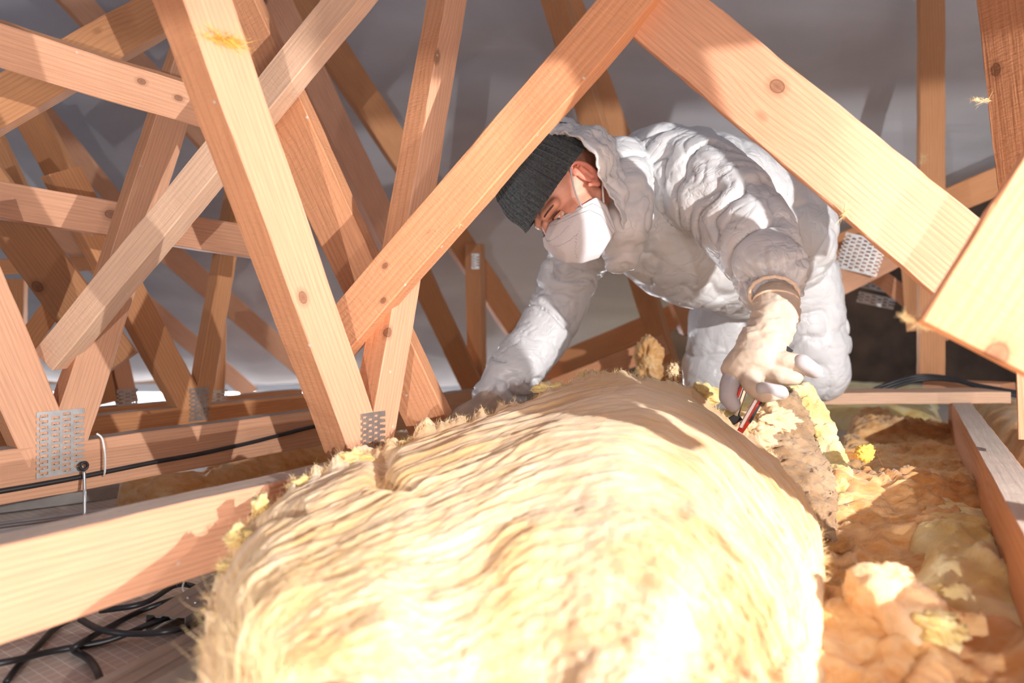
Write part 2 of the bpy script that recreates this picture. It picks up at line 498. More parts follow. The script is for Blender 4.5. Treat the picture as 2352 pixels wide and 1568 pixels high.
def board(name, a, b, w, t=0.045, roll=0.0, mat='pine', parent=None, nrm=None, label=None, cat='timber brace', skew=(0, 0), group=None, chip=0.0012):
    A = P(*a) if len(a) == 3 and not isinstance(a, Vector) else a
    B = P(*b) if len(b) == 3 and not isinstance(b, Vector) else b
    if nrm is None:
        c = Vector((0, 0, CH)) - (A + B) / 2
        X = (B - A).normalized()
        nrm = c - X * c.dot(X)
        nrm.rotate(Matrix.Rotation(math.radians(roll), 3, X))
    _seed[0] += 1
    me = box_board((B - A).length, w, t, _seed[0], skew=skew, chip=chip)
    o = link(name, me, M[mat], parent, frame(A, B, nrm))
    MW[o.name] = frame(A, B, nrm)
    if mat == 'pine':
        me.materials.append(M['rough'])
        for p in me.polygons:
            if abs(p.normal.y) > 0.9 or abs(p.normal.x) > 0.9: p.material_index = 1
    if parent is None: tag(o, label, cat, group)
    return o


# truss planes: normal NV towards the camera
AL = math.atan2(925, F)
U = Vector((math.sin(AL), math.cos(AL), 0))
NV = Vector((math.cos(AL), -math.sin(AL), 0))


def on_plane(x, y, c):
    d = Vector(((x - W / 2) / F, 1.0, (HY - y) / F))
    s = c / (d.x * NV.x + d.y * NV.y)
    return Vector((0, 0, CH)) + d * s


def tboard(name, c, p1, p2, w, t=0.045, mat='pine', parent=None, skew=(0, 0), chip=0.0012, **kw):
    return board(name, on_plane(*p1, c), on_plane(*p2, c), w, t, mat=mat, parent=parent, nrm=NV, skew=skew, chip=chip, **kw)


ZT = CH - 0.20   # chord tops
CHH = 0.094      # chord height


def chord(c, s0, s1, parent, mat='pine', t=0.047):
    """horizontal chord on plane c; s = distance along U from the foot of the camera"""
    foot = NV * c
    A = foot + U * s0; B = foot + U * s1
    A.z = B.z = ZT - CHH / 2
    _seed[0] += 1
    me = box_board((B - A).length, CHH, t, _seed[0])
    me_o = link('bottom_chord', me, M[mat], parent, frame(A, B, NV))
    me.materials.append(M['dust'])
    for p in me.polygons:
        if p.normal.y > 0.9: p.material_index = 1
    return me_o


def plate_mesh(w, h, nx, ny):
    vs, fs = [], {}
    # columns: web 1 unit, slot 4 units ; rows: bar 1, slot 1
    xs = [0.0]
    for i in range(nx):
        xs += [xs[-1] + 1.2, xs[-1] + 1.2 + 3.0]
    xs.append(xs[-1] + 1.2)
    X = np.array(xs) / xs[-1] * w - w / 2
    ys = np.linspace(-h / 2, h / 2, 2 * ny + 2)
    idx = {}
    vl, fl = [], []
    def v(i, j, z):
        if (i, j, z) not in idx:
            idx[(i, j, z)] = len(vl); vl.append((X[i], ys[j], z))
        return idx[(i, j, z)]
    for i in range(len(X) - 1):
        for j in range(len(ys) - 1):
            col = i // 2
            hole = (i % 2 == 1) and ((j + col) % 2 == 1) and 0 < j < len(ys) - 2
            edge = (i in (0, len(X) - 2)) and (j % 2 == 0) and 0 < j < len(ys) - 2
            if hole or edge: continue
            fl.append((v(i, j, 0), v(i + 1, j, 0), v(i + 1, j + 1, 0), v(i, j + 1, 0)))
    # teeth curled under each hole
    for i in range(1, len(X) - 1, 2):
        for j in range(1, len(ys) - 2):
            if (j + i // 2) % 2 == 1:
                dx = X[i + 1] - X[i]; y0 = ys[j]
                b = len(vl)
                vl += [(X[i] + dx * 0.3, y0, 0), (X[i] + dx * 0.7, y0, 0), (X[i] + dx * 0.62, y0 + 0.0008, 0.0022), (X[i] + dx * 0.38, y0 + 0.0008, 0.0022)]
                fl.append((b, b + 1, b + 2, b + 3))
    return mesh(vl, fl)


def plate(P3, w, h, nx, ny, nrm, up, parent=None, tilt=0.0, name='nail_plate'):
    me = plate_mesh(w, h, nx, ny)
    Z = nrm.normalized(); Yv = (up - Z * up.dot(Z)).normalized()
    Yv.rotate(Matrix.Rotation(tilt, 3, Z))
    Xv = Yv.cross(Z)
    m = Matrix((Xv, Yv, Z)).transposed().to_4x4(); m.translation = P3 + Z * 0.0022
    o = link(name, me, M['steel'], parent, m)
    s = o.modifiers.new('thick', 'SOLIDIFY'); s.thickness = 0.0012; s.offset = -1
    return o


def truss(name, c, label, group=None):
    e = empty(name, Vector((NV.x * c, NV.y * c, ZT - CHH)) + U * 1.0, label, 'roof truss', group)
    return e


ZUP = Vector((0, 0, 1))
C0, C1, C2, C3, C4, CR = -0.725, -1.31, -1.67, -2.02, -2.75, 0.137

# ------------------------------------------------------------------ roof, floor, back
YE, ZE, KR = 4.2, CH - 0.33, 0.9


def on_roof(x, y, off=0.0):
    d = Vector(((x - W / 2) / F, 1.0, (HY - y) / F))
    # z = ZE + KR*(YE-Y) - off
    s = (ZE + KR * YE - off - CH) / (d.z + KR)
    return Vector((0, 0, CH)) + d * s


def roof():
    # grid on the plane in world coordinates, bottom edge cut along the hip line on the right
    nx, ny = 150, 90
    vs, fs = [], []
    # hip line from pixel (1250,870) to (2500,330)
    h0 = on_roof(1250, 862); h1 = on_roof(2700, 235)
    nrm = Vector((0, KR, 1)).normalized()
    for j in range(ny + 1):
        for i in range(nx + 1):
            X = -4.6 + 9.6 * i / nx
            ylow = YE
            if X > h0.x: ylow = h0.y + (h1.y - h0.y) * (X - h0.x) / (h1.x - h0.x)
            Y = ylow + (-0.2 - ylow) * j / ny
            vs.append((X, Y, ZE + KR * (YE - Y)))
    v = np.array(vs)
    sag = 0.022 * np.sin(v[:, 0] * 5.2 + 0.6) + 0.02 * fbm(v * [1.6, 5, 5], 4, 3) + 0.010 * np.sin(v[:, 1] * 9 + 2 * vnoise(v * 1.4, 4))
    v = v + np.outer(sag, np.array(nrm))
    for j in range(ny):
        for i in range(nx):
            a = j * (nx + 1) + i
            fs.append((a, a + 1, a + nx + 2, a + nx + 1))
    o = link('ceiling', recalc(mesh(v, fs)), M['membrane'], smooth=True)
    tag(o, 'grey roof underlay sheet sloping over the attic', kind='structure')
    # laps in the underlay
    k = 0
    for yy in (3.55, 2.55):
        vs = []
        n = 60
        for i in range(n + 1):
            X = -4.4 + 9.0 * i / n
            for (dy, dz) in ((0, 0.045), (0.03, 0.05)):
                Y = yy + dy + 0.01 * math.sin(X * 3)
                vs.append((X, Y, ZE + KR * (YE - Y) - dz))
        fs = [(2 * i, 2 * i + 1, 2 * i + 3, 2 * i + 2) for i in range(n)]
    # floor sheet
    nx = 60
    vs = [(-5 + 11 * i / nx, -1.5 + 8.5 * j / nx, 0) for j in range(nx + 1) for i in range(nx + 1)]
    v = np.array(vs, dtype=float); v[:, 2] = 0.004 * fbm(v * 3, 3, 8)
    fs = [(j * (nx + 1) + i, j * (nx + 1) + i + 1, (j + 1) * (nx + 1) + i + 1, (j + 1) * (nx + 1) + i) for j in range(nx) for i in range(nx)]
    fl = link('floor', mesh(v, fs), M['sheet'], smooth=True)
    tag(fl, 'brownish vapour barrier sheet printed with a fine white grid', kind='structure')
    s = fl.modifiers.new('t', 'SOLIDIFY'); s.thickness = 0.02; s.offset = -1


roof()


def slab(name, pts, depth_vec, mat, label=None, cat=None, kind=None, parent=None):
    n = len(pts)
    vs = [tuple(p) for p in pts] + [tuple(Vector(p) + depth_vec) for p in pts]
    fs = [tuple(range(n)), tuple(reversed(range(n, 2 * n)))] + [(i, (i + 1) % n, n + (i + 1) % n, n + i) for i in range(n)]
    o = link(name, recalc(mesh(vs, fs)), mat, parent)
    tag(o, label, cat, None, kind)
    return o


# eaves: pale fascia with an open daylight gap under it, then the far wall plate
fy = 4.25
slab('trim_1', [P(-700, 851, fy), P(1330, 846, fy), P(1330, 868, fy), P(-700, 872, fy)], Vector((0, 0.05, 0)), M['fascia'], 'pale fascia strip along the far eaves above the daylight gap', None, 'structure')
slab('gap_shade', [P(-700, 872, fy + .1), P(1330, 868, fy + .1), P(1330, 880, fy + .1), P(-700, 884, fy + .1)], Vector((0, 0.05, 0)), M['shade_brown'], 'dark strip painted for the shade in the eaves gap', None, 'structure')  # dark colour stands in for the shaded part of the gap
slab('wall_back', [P(-800, 905, fy + .3), P(1500, 905, fy + .3), P(1500, 1000, fy + .3), P(-800, 1000, fy + .3)], Vector((0, 0.1, 0)), M['fascia'], 'low pale wall head under the eaves daylight', None, 'structure')
# far part of the attic under the hip on the right, coloured dark for its shade
slab('wall_right', [P(1230, 300, 5.2), P(3600, -300, 5.2), P(3600, 1010, 5.2), P(1230, 1010, 5.2)], Vector((0, 0.1, 0)), M['shade_brown'], 'end of the attic under the hip, its darkness put into the colour', None, 'structure')

# ------------------------------------------------------------------ trusses
T0 = truss('roof_truss', C0, 'nearest truss, its pale bottom beam crossing the lower left corner under a leaning web')
chord(C0, -0.55, 2.6, T0, 'pine')
WA = tboard('web', C0, (395, -240), (852, 1050), 0.070, 0.060, 'pine', T0)
WC = tboard('web', C0, (1093, -260), (872, 1050), 0.058, 0.050, 'pine', T0)
plate(on_plane(856, 1022, C0), 0.052, 0.105, 4, 11, NV, ZUP, T0)

T1 = truss('roof_truss', C1, 'second truss back, big slotted nail plate and black cable on its bottom beam')
chord(C1, -0.4, 3.2, T1, 'pine')
tboard('web', C1, (-130, 470), (120, 1050), 0.082, 0.045, 'pine', T1)
tboard('web', C1, (447, 120), (150, 1040), 0.066, 0.045, 'pine', T1)
plate(on_plane(139, 1016, C1), 0.076, 0.118, 4, 11, NV, ZUP, T1)

T2 = truss('roof_truss', C2, 'third truss back, dark webs meeting at a small blurred nail plate')
chord(C2, -0.4, 2.0, T2, 'dark')
tboard('web', C2, (150, 390), (455, 955), 0.075, 0.045, 'dark', T2)
tboard('web', C2, (560, 400), (462, 955), 0.05, 0.045, 'dark', T2)
plate(on_plane(457, 928, C2), 0.056, 0.09, 3, 7, NV, ZUP, T2)

T3 = truss('roof_truss', C3, 'fourth truss back, short webs and plates in the blur before the eaves')
chord(C3, -0.4, 1.62, T3, 'dark').location.z -= 0.02
tboard('web', C3, (222, 780), (250, 925), 0.05, 0.045, 'dark', T3)
tboard('web', C3, (268, 780), (300, 925), 0.05, 0.045, 'pine', T3)
tboard('web', C3, (505, 740), (500, 925), 0.055, 0.045, 'dark', T3)
plate(on_plane(292, 912, C3), 0.06, 0.05, 3, 4, NV, ZUP, T3)
plate(on_plane(500, 912, C3), 0.07, 0.05, 3, 4, NV, ZUP, T3)

T4 = truss('roof_truss', C4, 'farthest truss, a V of webs and an upright left of the worker\'s propped arm')
board('bottom_chord', (1010, 930, 2.52), (1200, 925, 2.7), 0.06, 0.045, 0, 'dark', T4)
board('web', (940, 585, 2.25), (1105, 935, 2.55), 0.085, 0.045, 12, 'dark', T4)
board('web', (1085, 560, 2.5), (1092, 930, 2.55), 0.07, 0.045, 25, 'dark', T4)
plate(P(1092, 600, 2.46), 0.03, 0.06, 2, 5, Vector((0, -1, 0)), ZUP, T4)

TR = truss('roof_truss', CR, 'right hand truss, its bottom beam running out of the right edge beside the wool')
chord(CR, 0.55, 2.45, TR, 'rough')
board('web', (2142, -60, 2.2), (2142, 866, 2.2), 0.078, 0.045, -14, 'dark', TR)

for (s0, z0, s1, z1) in ((-1.1, 0.0, -0.55, 0.9), (-0.35, 0.0, -0.62, 0.9), (1.00, 0.34, 1.10, 1.3), (0.88, 0.0, 0.55, 1.3), (1.30, 0.40, 1.36, 1.3)):  # unseen boards added right of the frame to block the lamp and shape shadows
    A_ = NV * (CR + 0.05) + U * s0; A_.z = ZT + z0
    B2_ = NV * (CR + 0.05) + U * s1; B2_.z = ZT + z1
    board('web', A_, B2_, 0.07, 0.045, mat='pine', parent=TR, nrm=NV)
for (a_, b_) in (((-0.80, -0.33, 0.06), (0.13, -0.36, -0.03)), ((0.17, -0.36, -0.02), (0.9, -0.33, 0.12)), ((-0.9, -0.37, 0.22), (0.02, -0.33, 0.09)), ((0.10, -0.37, 0.10), (0.9, -0.35, 0.28)),
                 ((0.50, 0.40, 0.33), (1.40, 0.34, 0.37)), ((0.50, 0.36, 0.50), (1.15, 0.32, 0.43)), ((0.93, 0.31, 0.36), (1.08, 0.31, 0.95))):
    board('web', Vector((a_[0], a_[1], CH + a_[2])), Vector((b_[0], b_[1], CH + b_[2])), 0.075, 0.045, mat='pine', parent=TR, nrm=Vector((0, -1, 0)))  # not truss parts: unseen boards added near the lamps to shade the roof
# ------------------------------------------------------------------ loose braces
B_ = board('timber_brace', (742, 800, 1.03), (1500, -75, 0.93), 0.071, 0.042, -22, 'rough', label='rough diagonal timber crossing in front of the grey hat', chip=0.002)
D_ = board('timber_brace', (1435, -45, 0.97), (2330, 700, 0.80), 0.103, 0.038, -8, 'pine', label='broad speckled board running down right over the worker\'s back', chip=0.0025)
F_ = board('timber_brace', (2248, 800, 0.60), (2520, 380, 0.57), 0.108, 0.035, 10, 'rough', label='nearest board cut off at the right edge, dark knot near its sawn end', chip=0.002, skew=(0.006, 0))
G_ = board('timber_brace', (2295, -60, 0.95), (2372, 640, 1.0), 0.078, 0.045, 34, 'rough', label='rough leaning post rising at the top right corner', chip=0.002)
L1 = board('timber_brace', (-60, 88, 1.02), (560, 280, 1.22), 0.072, 0.045, 10, 'pine', label='upper of two near-level braces at left, ending behind the long web')
L2 = board('timber_brace', (-60, 448, 1.22), (680, 572, 1.52), 0.074, 0.045, -6, 'pine', label='lower of two near-level braces at left with a round knot')
L3 = board('timber_brace', (98, 828, 1.14), (830, -60, 1.02), 0.052, 0.045, -32, 'grey', label='grey-faced diagonal from upper centre down to the lower left, passing behind the long web')
L4 = board('timber_brace', (-70, 380, 1.42), (268, 838, 1.5), 0.10, 0.04, 8, 'dark', label='wide dark brace with a knot and a sawn end behind the left webs', skew=(0, -0.01))
L5 = board('rafter', (120, -60, 2.2), (520, 360, 2.5), 0.095, 0.045, -20, 'pine', label='far rafter crossing the very top left corner', cat='rafter')
L6 = board('timber_brace', (430, -15, 1.4), (-70, 270, 1.18), 0.082, 0.045, 18, 'dark', label='dark brace sloping from the long web down to the left edge near the top')
M1 = board('timber_brace', (500, -60, 1.08), (984, 985, 1.18), 0.083, 0.045, 22, 'rough', label='long brace with a ragged sawn end hanging beside the nail plate', skew=(0, -0.012), chip=0.002)
M2 = board('timber_brace', (610, -60, 1.62), (925, 590, 1.8), 0.078, 0.045, -24, 'pine', label='shadow-striped brace between the sawn-off brace and the pale web', cat='timber brace')
M3 = board('rafter', (655, -60, 2.0), (1240, 830, 2.9), 0.105, 0.05, -20, 'dark', label='long dark rafter running from top centre-left down behind the pale web to the arm', cat='rafter')
M7 = board('timber_brace', (1250, -60, 2.05), (1540, 880, 2.5), 0.085, 0.045, 25, 'dark', label='left of two dark posts behind the hat and belly')
M7b = board('timber_brace', (1290, -60, 2.12), (1590, 760, 2.6), 0.08, 0.045, -25, 'dark', label='right of two dark posts behind the hat and shoulder')
M8 = board('rafter', (1180, 880, 2.95), (2500, 330, 2.25), 0.105, 0.045, 4, 'dark', label='sloping rafter with pale patches passing behind the worker at hip height', cat='rafter')
M8b = board('timber_brace', (1240, 905, 2.3), (1530, 790, 2.2), 0.07, 0.045, 0, 'rough', label='short sloping timber just under the rafter beside the worker\'s elbow')
L10 = board('rafter', (300, 505, 2.75), (760, 900, 3.6), 0.105, 0.05, 0, 'pine', label='blurred far rafter reaching down to the eaves just left of the long web', cat='rafter')
L11 = board('rafter', (60, 470, 2.5), (580, 905, 3.7), 0.09, 0.05, 0, 'pine', label='blurred far rafter behind the small nail plate', cat='rafter')
L12 = board('rafter', (50, 240, 1.95), (262, 640, 2.3), 0.085, 0.05, 18, 'dark', label='blurred brown rafter with a pale patch at upper left', cat='rafter')
L13 = board('rafter', (60, 210, 2.3), (330, 540, 2.7), 0.07, 0.05, 0, 'pine', label='thin pale rafter just right of the blurred brown one', cat='rafter')
L14 = board('timber_brace', (-50, 270, 1.75), (120, 620, 1.9), 0.06, 0.045, 15, 'dark', label='dark blurred timber at the left edge below the top braces')
L15 = board('timber_brace', (60, 790, 1.55), (170, 640, 1.7), 0.05, 0.04, 0, 'dark', label='short dark timber low at left behind the web meeting the big nail plate')
L16 = board('timber_brace', (25, 640, 2.1), (25, 960, 2.1), 0.07, 0.045, 15, 'dark', label='dark upright at the far left edge in the background')
L17 = board('timber_brace', (-60, 615, 1.9), (210, 605, 2.2), 0.05, 0.045, 0, 'dark', label='blurred level timber behind the wide dark brace')

knots(WA, [(696, 683, 0.0068), (570, 60, 0.0)]); knots(WC, [(893, 763, 0.006), (1, 1, 0)])
knots(B_, [(884, 610, 0.004), (880, 690, 0.004)]); knots(D_, [(1785, 198, 0.0085), (1, 1, 0)]); knots(F_, [(2288, 815, 0.0095), (1, 1, 0)])
knots(G_, [(2287, 160, 0.0075), (1, 1, 0)]); knots(L2, [(256, 492, 0.009), (1, 1, 0)]); knots(L4, [(86, 658, 0.010), (1, 1, 0)]); knots(L1, [(325, 187, 0.005), (410, 225, 0.005)])

# right side behind the knee
RB = board('knee_board', (1880, 916, 1.82), (2322, 913, 1.80), 0.034, 0.14, 0, 'grey', label='loose plank laid level across the beams under the worker\'s knee', cat='plank', nrm=Vector((0, -1, 0.0)))
RB2 = board('timber_offcut', (2120, 884, 2.2), (2300, 893, 2.0), 0.03, 0.1, 0, 'pine', label='pale offcut on the beams behind the knee plank', cat='plank', nrm=Vector((0, -1, 0)))
RR = board('timber_brace', (2000, 620, 2.7), (2190, 770, 2.7), 0.07, 0.045, 0, 'pine', label='pale diagonal in the dark far right corner below the broad board')
RV = board('timber_brace', (2090, 590, 2.6), (2105, 760, 2.6), 0.07, 0.045, 0, 'dark', label='short upright in the dark behind the broad board')
RT = board('timber_brace', (1880, 650, 2.3), (2060, 560, 2.3), 0.16, 0.045, 0, 'pine', label='plated timber just right of the worker\'s hip', cat='timber brace')
pl = plate(P(1978, 584, 2.262), 0.14, 0.13, 7, 9, (Vector((0, 0, CH)) - P(1978, 590, 2.3)), Vector((0.35, 0, 1)), None, 0, 'nail_plate')
tag(pl, 'large galvanised nail plate right of the worker\'s hip', 'nail plate')
for k, (x, y, s) in enumerate(((2000, 652, .09), (2012, 690, .08))):
    q = plate(P(x, y, 2.9), 0.16, 0.05, 6, 3, Vector((-.2, -1, 0)), Vector((0.25, 0, 1)), None, 0, 'nail_plate')
    tag(q, ('upper' if k == 0 else 'lower') + ' of two dim nail plates in the dark below the large one', 'nail plate')
RP = board('timber_brace', (2356, 850, 0.98), (2362, 1010, 0.98), 0.026, 0.03, 0, 'pine', label='thin upright at the right edge below the nearest board')

# ------------------------------------------------------------------ metal profiles, cables, hanger
def tube(name, pts, r, mat, parent=None, res=8, smooth_pts=6):
    pts = [Vector(p) for p in pts]
    # catmull-rom
    out = []
    for i in range(len(pts) - 1):
        p0 = pts[max(0, i - 1)]; p1 = pts[i]; p2 = pts[i + 1]; p3 = pts[min(len(pts) - 1, i + 2)]
        for k in range(smooth_pts):
            t = k / smooth_pts
            out.append(0.5 * ((2 * p1) + (-p0 + p2) * t + (2 * p0 - 5 * p1 + 4 * p2 - p3) * t * t + (-p0 + 3 * p1 - 3 * p2 + p3) * t ** 3))
    out.append(pts[-1])
    vs, fs = [], []
    up = Vector((0.1, 0.2, 1)).normalized()
    for i, p in enumerate(out):
        T = (out[min(i + 1, len(out) - 1)] - out[max(i - 1, 0)]).normalized()
        s = T.cross(up)
        if s.length < 1e-3: s = T.cross(Vector((1, 0, 0)))
        s.normalize(); q = s.cross(T)
        rr = r[i * (len(r) - 1) // max(1, len(out) - 1)] if isinstance(r, (list, tuple)) else r
        for j in range(res):
            a = 2 * math.pi * j / res
            vs.append(p + s * (math.cos(a) * rr) + q * (math.sin(a) * rr))
    n = len(out)
    for i in range(n - 1):
        for j in range(res):
            a = i * res + j; b = i * res + (j + 1) % res
            fs.append((a, b, b + res, a + res))
    fs.append(tuple(reversed(range(res)))); fs.append(tuple((n - 1) * res + j for j in range(res)))
    return link(name, recalc(mesh(vs, fs)), M[mat], parent, smooth=True)


def on_z(x, y, z):
    d = Vector(((x - W / 2) / F, 1.0, (HY - y) / F))
    return Vector((0, 0, CH)) + d * ((z - CH) / d.z)


def profile_strip(a, b, label):
    A = on_z(*a, 0.03); B = on_z(*b, 0.03)
    X = (B - A).normalized(); Z = Vector((0, 0, 1)); Y = Z.cross(X)
    L = (B - A).length
    w = 0.06
    prof = [(-w / 2, -0.026), (-w / 2, 0.0), (-w / 2 + 0.012, 0.0), (-w / 2 + 0.015, -0.003), (-0.008, -0.003), (-0.005, 0), (0.005, 0), (0.008, -0.003), (w / 2 - 0.015, -0.003), (w / 2 - 0.012, 0), (w / 2, 0), (w / 2, -0.026)]
    vs, fs = [], []
    for x in (-L / 2, L / 2):
        vs += [(x, y, z) for y, z in prof]
    k = len(prof)
    fs = [(i, i + 1, k + i + 1, k + i) for i in range(k - 1)]
    m = Matrix((X, Y, Z)).transposed().to_4x4(); m.translation = (A + B) / 2
    o = link('ceiling_profile', mesh(vs, fs), M['profile'], None, m)
    s = o.modifiers.new('t', 'SOLIDIFY'); s.thickness = 0.0012
    tag(o, label, 'metal profile', None)
    return o


profile_strip((60, 1690), (720, 1325), 'lower grooved metal profile on the gridded sheet, beside the wool roll')
profile_strip((380, 1415), (640, 1255), 'short stretch of grooved metal profile behind the cable loops')
profile_strip((-300, 1245), (600, 1130), 'dim metal profile lying behind the near beam at left')
profile_strip((-300, 1180), (500, 1088), 'dim metal profile farthest back under the second truss')

zc = 0.008
cab = [(-160, 1540), (0, 1522), (120, 1495), (250, 1470), (350, 1430), (440, 1400), (448, 1380), (420, 1372), (330, 1400), (250, 1440), (180, 1480), (170, 1492), (200, 1510), (225, 1545), (245, 1620)]
o = tube('cable', [on_z(x, y, zc + 0.012 * (k % 3 == 1)) for k, (x, y) in enumerate(cab)], 0.0042, 'cable')
tag(o, 'black cable looping over the sheet and out of the lower left corner', 'cable')
cab = [(185, 1422), (230, 1445), (300, 1455), (380, 1450), (450, 1432), (478, 1400), (470, 1365), (440, 1345), (400, 1345), (330, 1385), (230, 1402)]
o = tube('cable', [on_z(x, y, zc + 0.01 + 0.006 * (k % 2)) for k, (x, y) in enumerate(cab)], 0.0042, 'cable')
tag(o, 'black cable ring bulging right towards the wool under the near beam', 'cable')
cab = [(15, 1565), (45, 1525), (90, 1480), (130, 1440), (200, 1400)]
o = tube('cable', [on_z(x, y, zc) for x, y in cab], 0.0042, 'cable')
tag(o, 'short black cable end slanting down at the lower left', 'cable')
cab = [(425, 1330), (420, 1352), (435, 1378), (450, 1385)]
o = tube('cable_tie', [on_z(x, y, zc + 0.02) for x, y in cab], 0.0016, 'tie')
tag(o, 'pale tie around the looped cables under the near beam', 'cable tie')

# cable along the second chord
pp = [(-60, 1138), (60, 1118), (170, 1098), (260, 1080), (350, 1062), (450, 1044), (560, 1020), (640, 1000), (740, 975), (820, 960)]
o = tube('cable', [on_plane(x, y, C1 + 0.006) for x, y in pp], 0.0048, 'cable')
tag(o, 'black cable running along the face of the second truss beam', 'cable')
o = tube('cable_tie', [on_plane(222, 1000, C1 + 0.002) + Vector((0, 0, 0.004)), on_plane(235, 1008, C1 + 0.008), on_plane(241, 1045, C1 + 0.014), on_plane(241, 1078, C1 + 0.014), on_plane(238, 1092, C1 + 0.004)], 0.002, 'tie')
tag(o, 'white tie holding the black cable to the second truss beam', 'cable tie')
hg = empty('ceiling_hanger', on_plane(193, 1190, C1 + 0.02), 'thin steel wire hanger with an eyelet hooked on the second truss beam', 'hanger')
tube('rod', [on_plane(193, 1082, C1 + 0.012), on_plane(194, 1120, C1 + 0.02), on_plane(194, 1160, C1 + 0.03), on_plane(194, 1300, C1 + 0.05)], 0.0028, 'wire', hg)
ring = [on_plane(193, 1070, C1 + 0.012) + U * (0.006 * math.cos(a)) + ZUP * (0.007 * math.sin(a)) for a in np.linspace(0, 2 * math.pi, 12)]
tube('eyelet', ring, 0.0026, 'black', hg, smooth_pts=2)
# cable bundle behind the knee plank
for k in range(3):
    cb = [(1985, 915 - 3 * k, 2.15), (2050, 890 - 4 * k, 2.12), (2120, 872 - 4 * k, 2.1), (2190, 874 - 3 * k, 2.05), (2260, 892 - 3 * k, 1.98), (2370, 915 - 5 * k, 1.9)]
    o = tube('cable', [P(x, y, d) + Vector((0, 0.012 * k, 0)) for x, y, d in cb], 0.006, 'cable')
    tag(o, ('nearest and lowest', 'middle', 'farthest and highest')[k] + ' of three dark cables arching behind the knee plank', 'cable', 'cables behind the knee plank')

# ------------------------------------------------------------------ wool
def hfield(name, u0, u1, c0, c1, zf, n, mat, label, cat, seed, amp=1.0, edge=0.03, group=None, skirt=0.12, parent=None):
    """lumpy blanket over the rectangle s in [u0,u1] along U, c in [c0,c1] along NV; zf(S,C) height"""
    nu = int((u1 - u0) / n) + 1; nc = int((c1 - c0) / n) + 1
    S, Cc = np.meshgrid(np.linspace(u0, u1, nu), np.linspace(c0, c1, nc), indexing='ij')
    S = S.ravel(); Cc = Cc.ravel()
    jit = np.stack([S * 9, Cc * 9, S * 0], 1)
    e = np.minimum(np.minimum(S - u0, u1 - S), np.minimum(Cc - c0, c1 - Cc)) / edge
    e = np.clip(e, 0, 1); e = np.sqrt(1 - (1 - e) ** 2)
    S2 = S + 0.02 * vnoise(jit, seed) ; C2_ = Cc + 0.02 * vnoise(jit + 40, seed)
    X = S2 * U.x + C2_ * NV.x; Y = S2 * U.y + C2_ * NV.y
    pts = np.stack([X, Y, X * 0], 1)
    big = fbm(pts * 5, 2, seed) * 0.022
    warp = pts * 14 + 1.2 * np.stack([fbm(pts * 8, 2, seed + 1), fbm(pts * 8 + 9, 2, seed + 2), X * 0], 1)
    rid = 1 - np.abs(fbm(warp, 3, seed + 3))
    fine = fbm(pts * 70, 3, seed + 6)
    z = zf(S, Cc) + amp * (big + 0.022 * (rid - 0.6) + 0.004 * fine)
    z = z * e + (zf(S, Cc) - skirt) * (1 - e)
    v = np.stack([X, Y, z], 1)
    bot = v.copy(); bot[:, 2] = np.minimum(z, zf(S, Cc) - skirt) - 0.002
    nV = len(v)
    fs = []
    for i in range(nu - 1):
        for j in range(nc - 1):
            a = i * nc + j
            fs.append((a, a + 1, a + nc + 1, a + nc))
    o = link(name, recalc(mesh(v, fs)), mat, parent, smooth=True)
    if o.data.polygons and o.data.polygons[len(fs) // 2].normal.z < 0: o.data.flip_normals()
    if parent is None: tag(o, label, cat, group)
    return o, v


def fibres(name, base, dirs, n, length, rad, mat, parent, seed, curl=0.35):
    """n short curled strands rooted near given points"""
    r = np.random.default_rng(seed)
    vs, fs = [], []
    idx = r.integers(0, len(base), n)
    for k in idx:
        p = Vector(base[k]); d = Vector(dirs[k]).normalized()
        side = Vector(r.normal(size=3)).cross(d).normalized()
        d = (d + Vector(r.normal(size=3)) * curl).normalized()
        L = length * (0.4 + 1.1 * r.random())
        segs = 5
        bend = Vector(r.normal(size=3)) * curl
        q = p.copy() - d * 0.002
        b0 = len(vs)
        for i in range(segs + 1):
            w = rad * (1 - 0.75 * i / segs)
            vs += [q - side * w, q + side * w]
            q = q + (d + bend * (i / segs)).normalized() * (L / segs)
        for i in range(segs):
            a = b0 + 2 * i
            fs.append((a, a + 1, a + 3, a + 2))
    return link(name, mesh(vs, fs), M[mat], parent)


# right field of wool between the nearest and the right hand truss
zr = CH - 0.30
def zright(S, Cc):
    X = S * U.x + Cc * NV.x; Y = S * U.y + Cc * NV.y
    z = zr + 0.0 * X
    # the round lump seen low at right
    z = z + 0.045 * np.exp(-(((X - 0.385) / 0.055) ** 2 + ((Y - 0.65) / 0.06) ** 2))
    z = z + 0.03 * np.exp(-(((X - 0.47) / 0.04) ** 2 + ((Y - 0.60) / 0.05) ** 2))
    z = z + 0.035 * np.exp(-(((X - 0.75) / 0.25) ** 2 + ((Y - 1.15) / 0.10) ** 2))
    return z
BLANKET, BLANKET_V = hfield('insulation_blanket', 0.30, 2.75, -0.19, 0.128, zright, 0.0055, M['wool_o'], 'amber brown glass wool blanket filling the bay at lower right', 'insulation', 21, 1.15)
# yellow batt lying against the right truss
def zy(S, Cc): return zr + 0.03 + 0 * S
o, _ = hfield('insulation_batt', 0.80, 1.30, 0.0, 0.125, zy, 0.006, M['wool_y'], 'pale yellow batt lying against the right hand beam', 'insulation', 33, 0.9, edge=0.05, skirt=0.05)
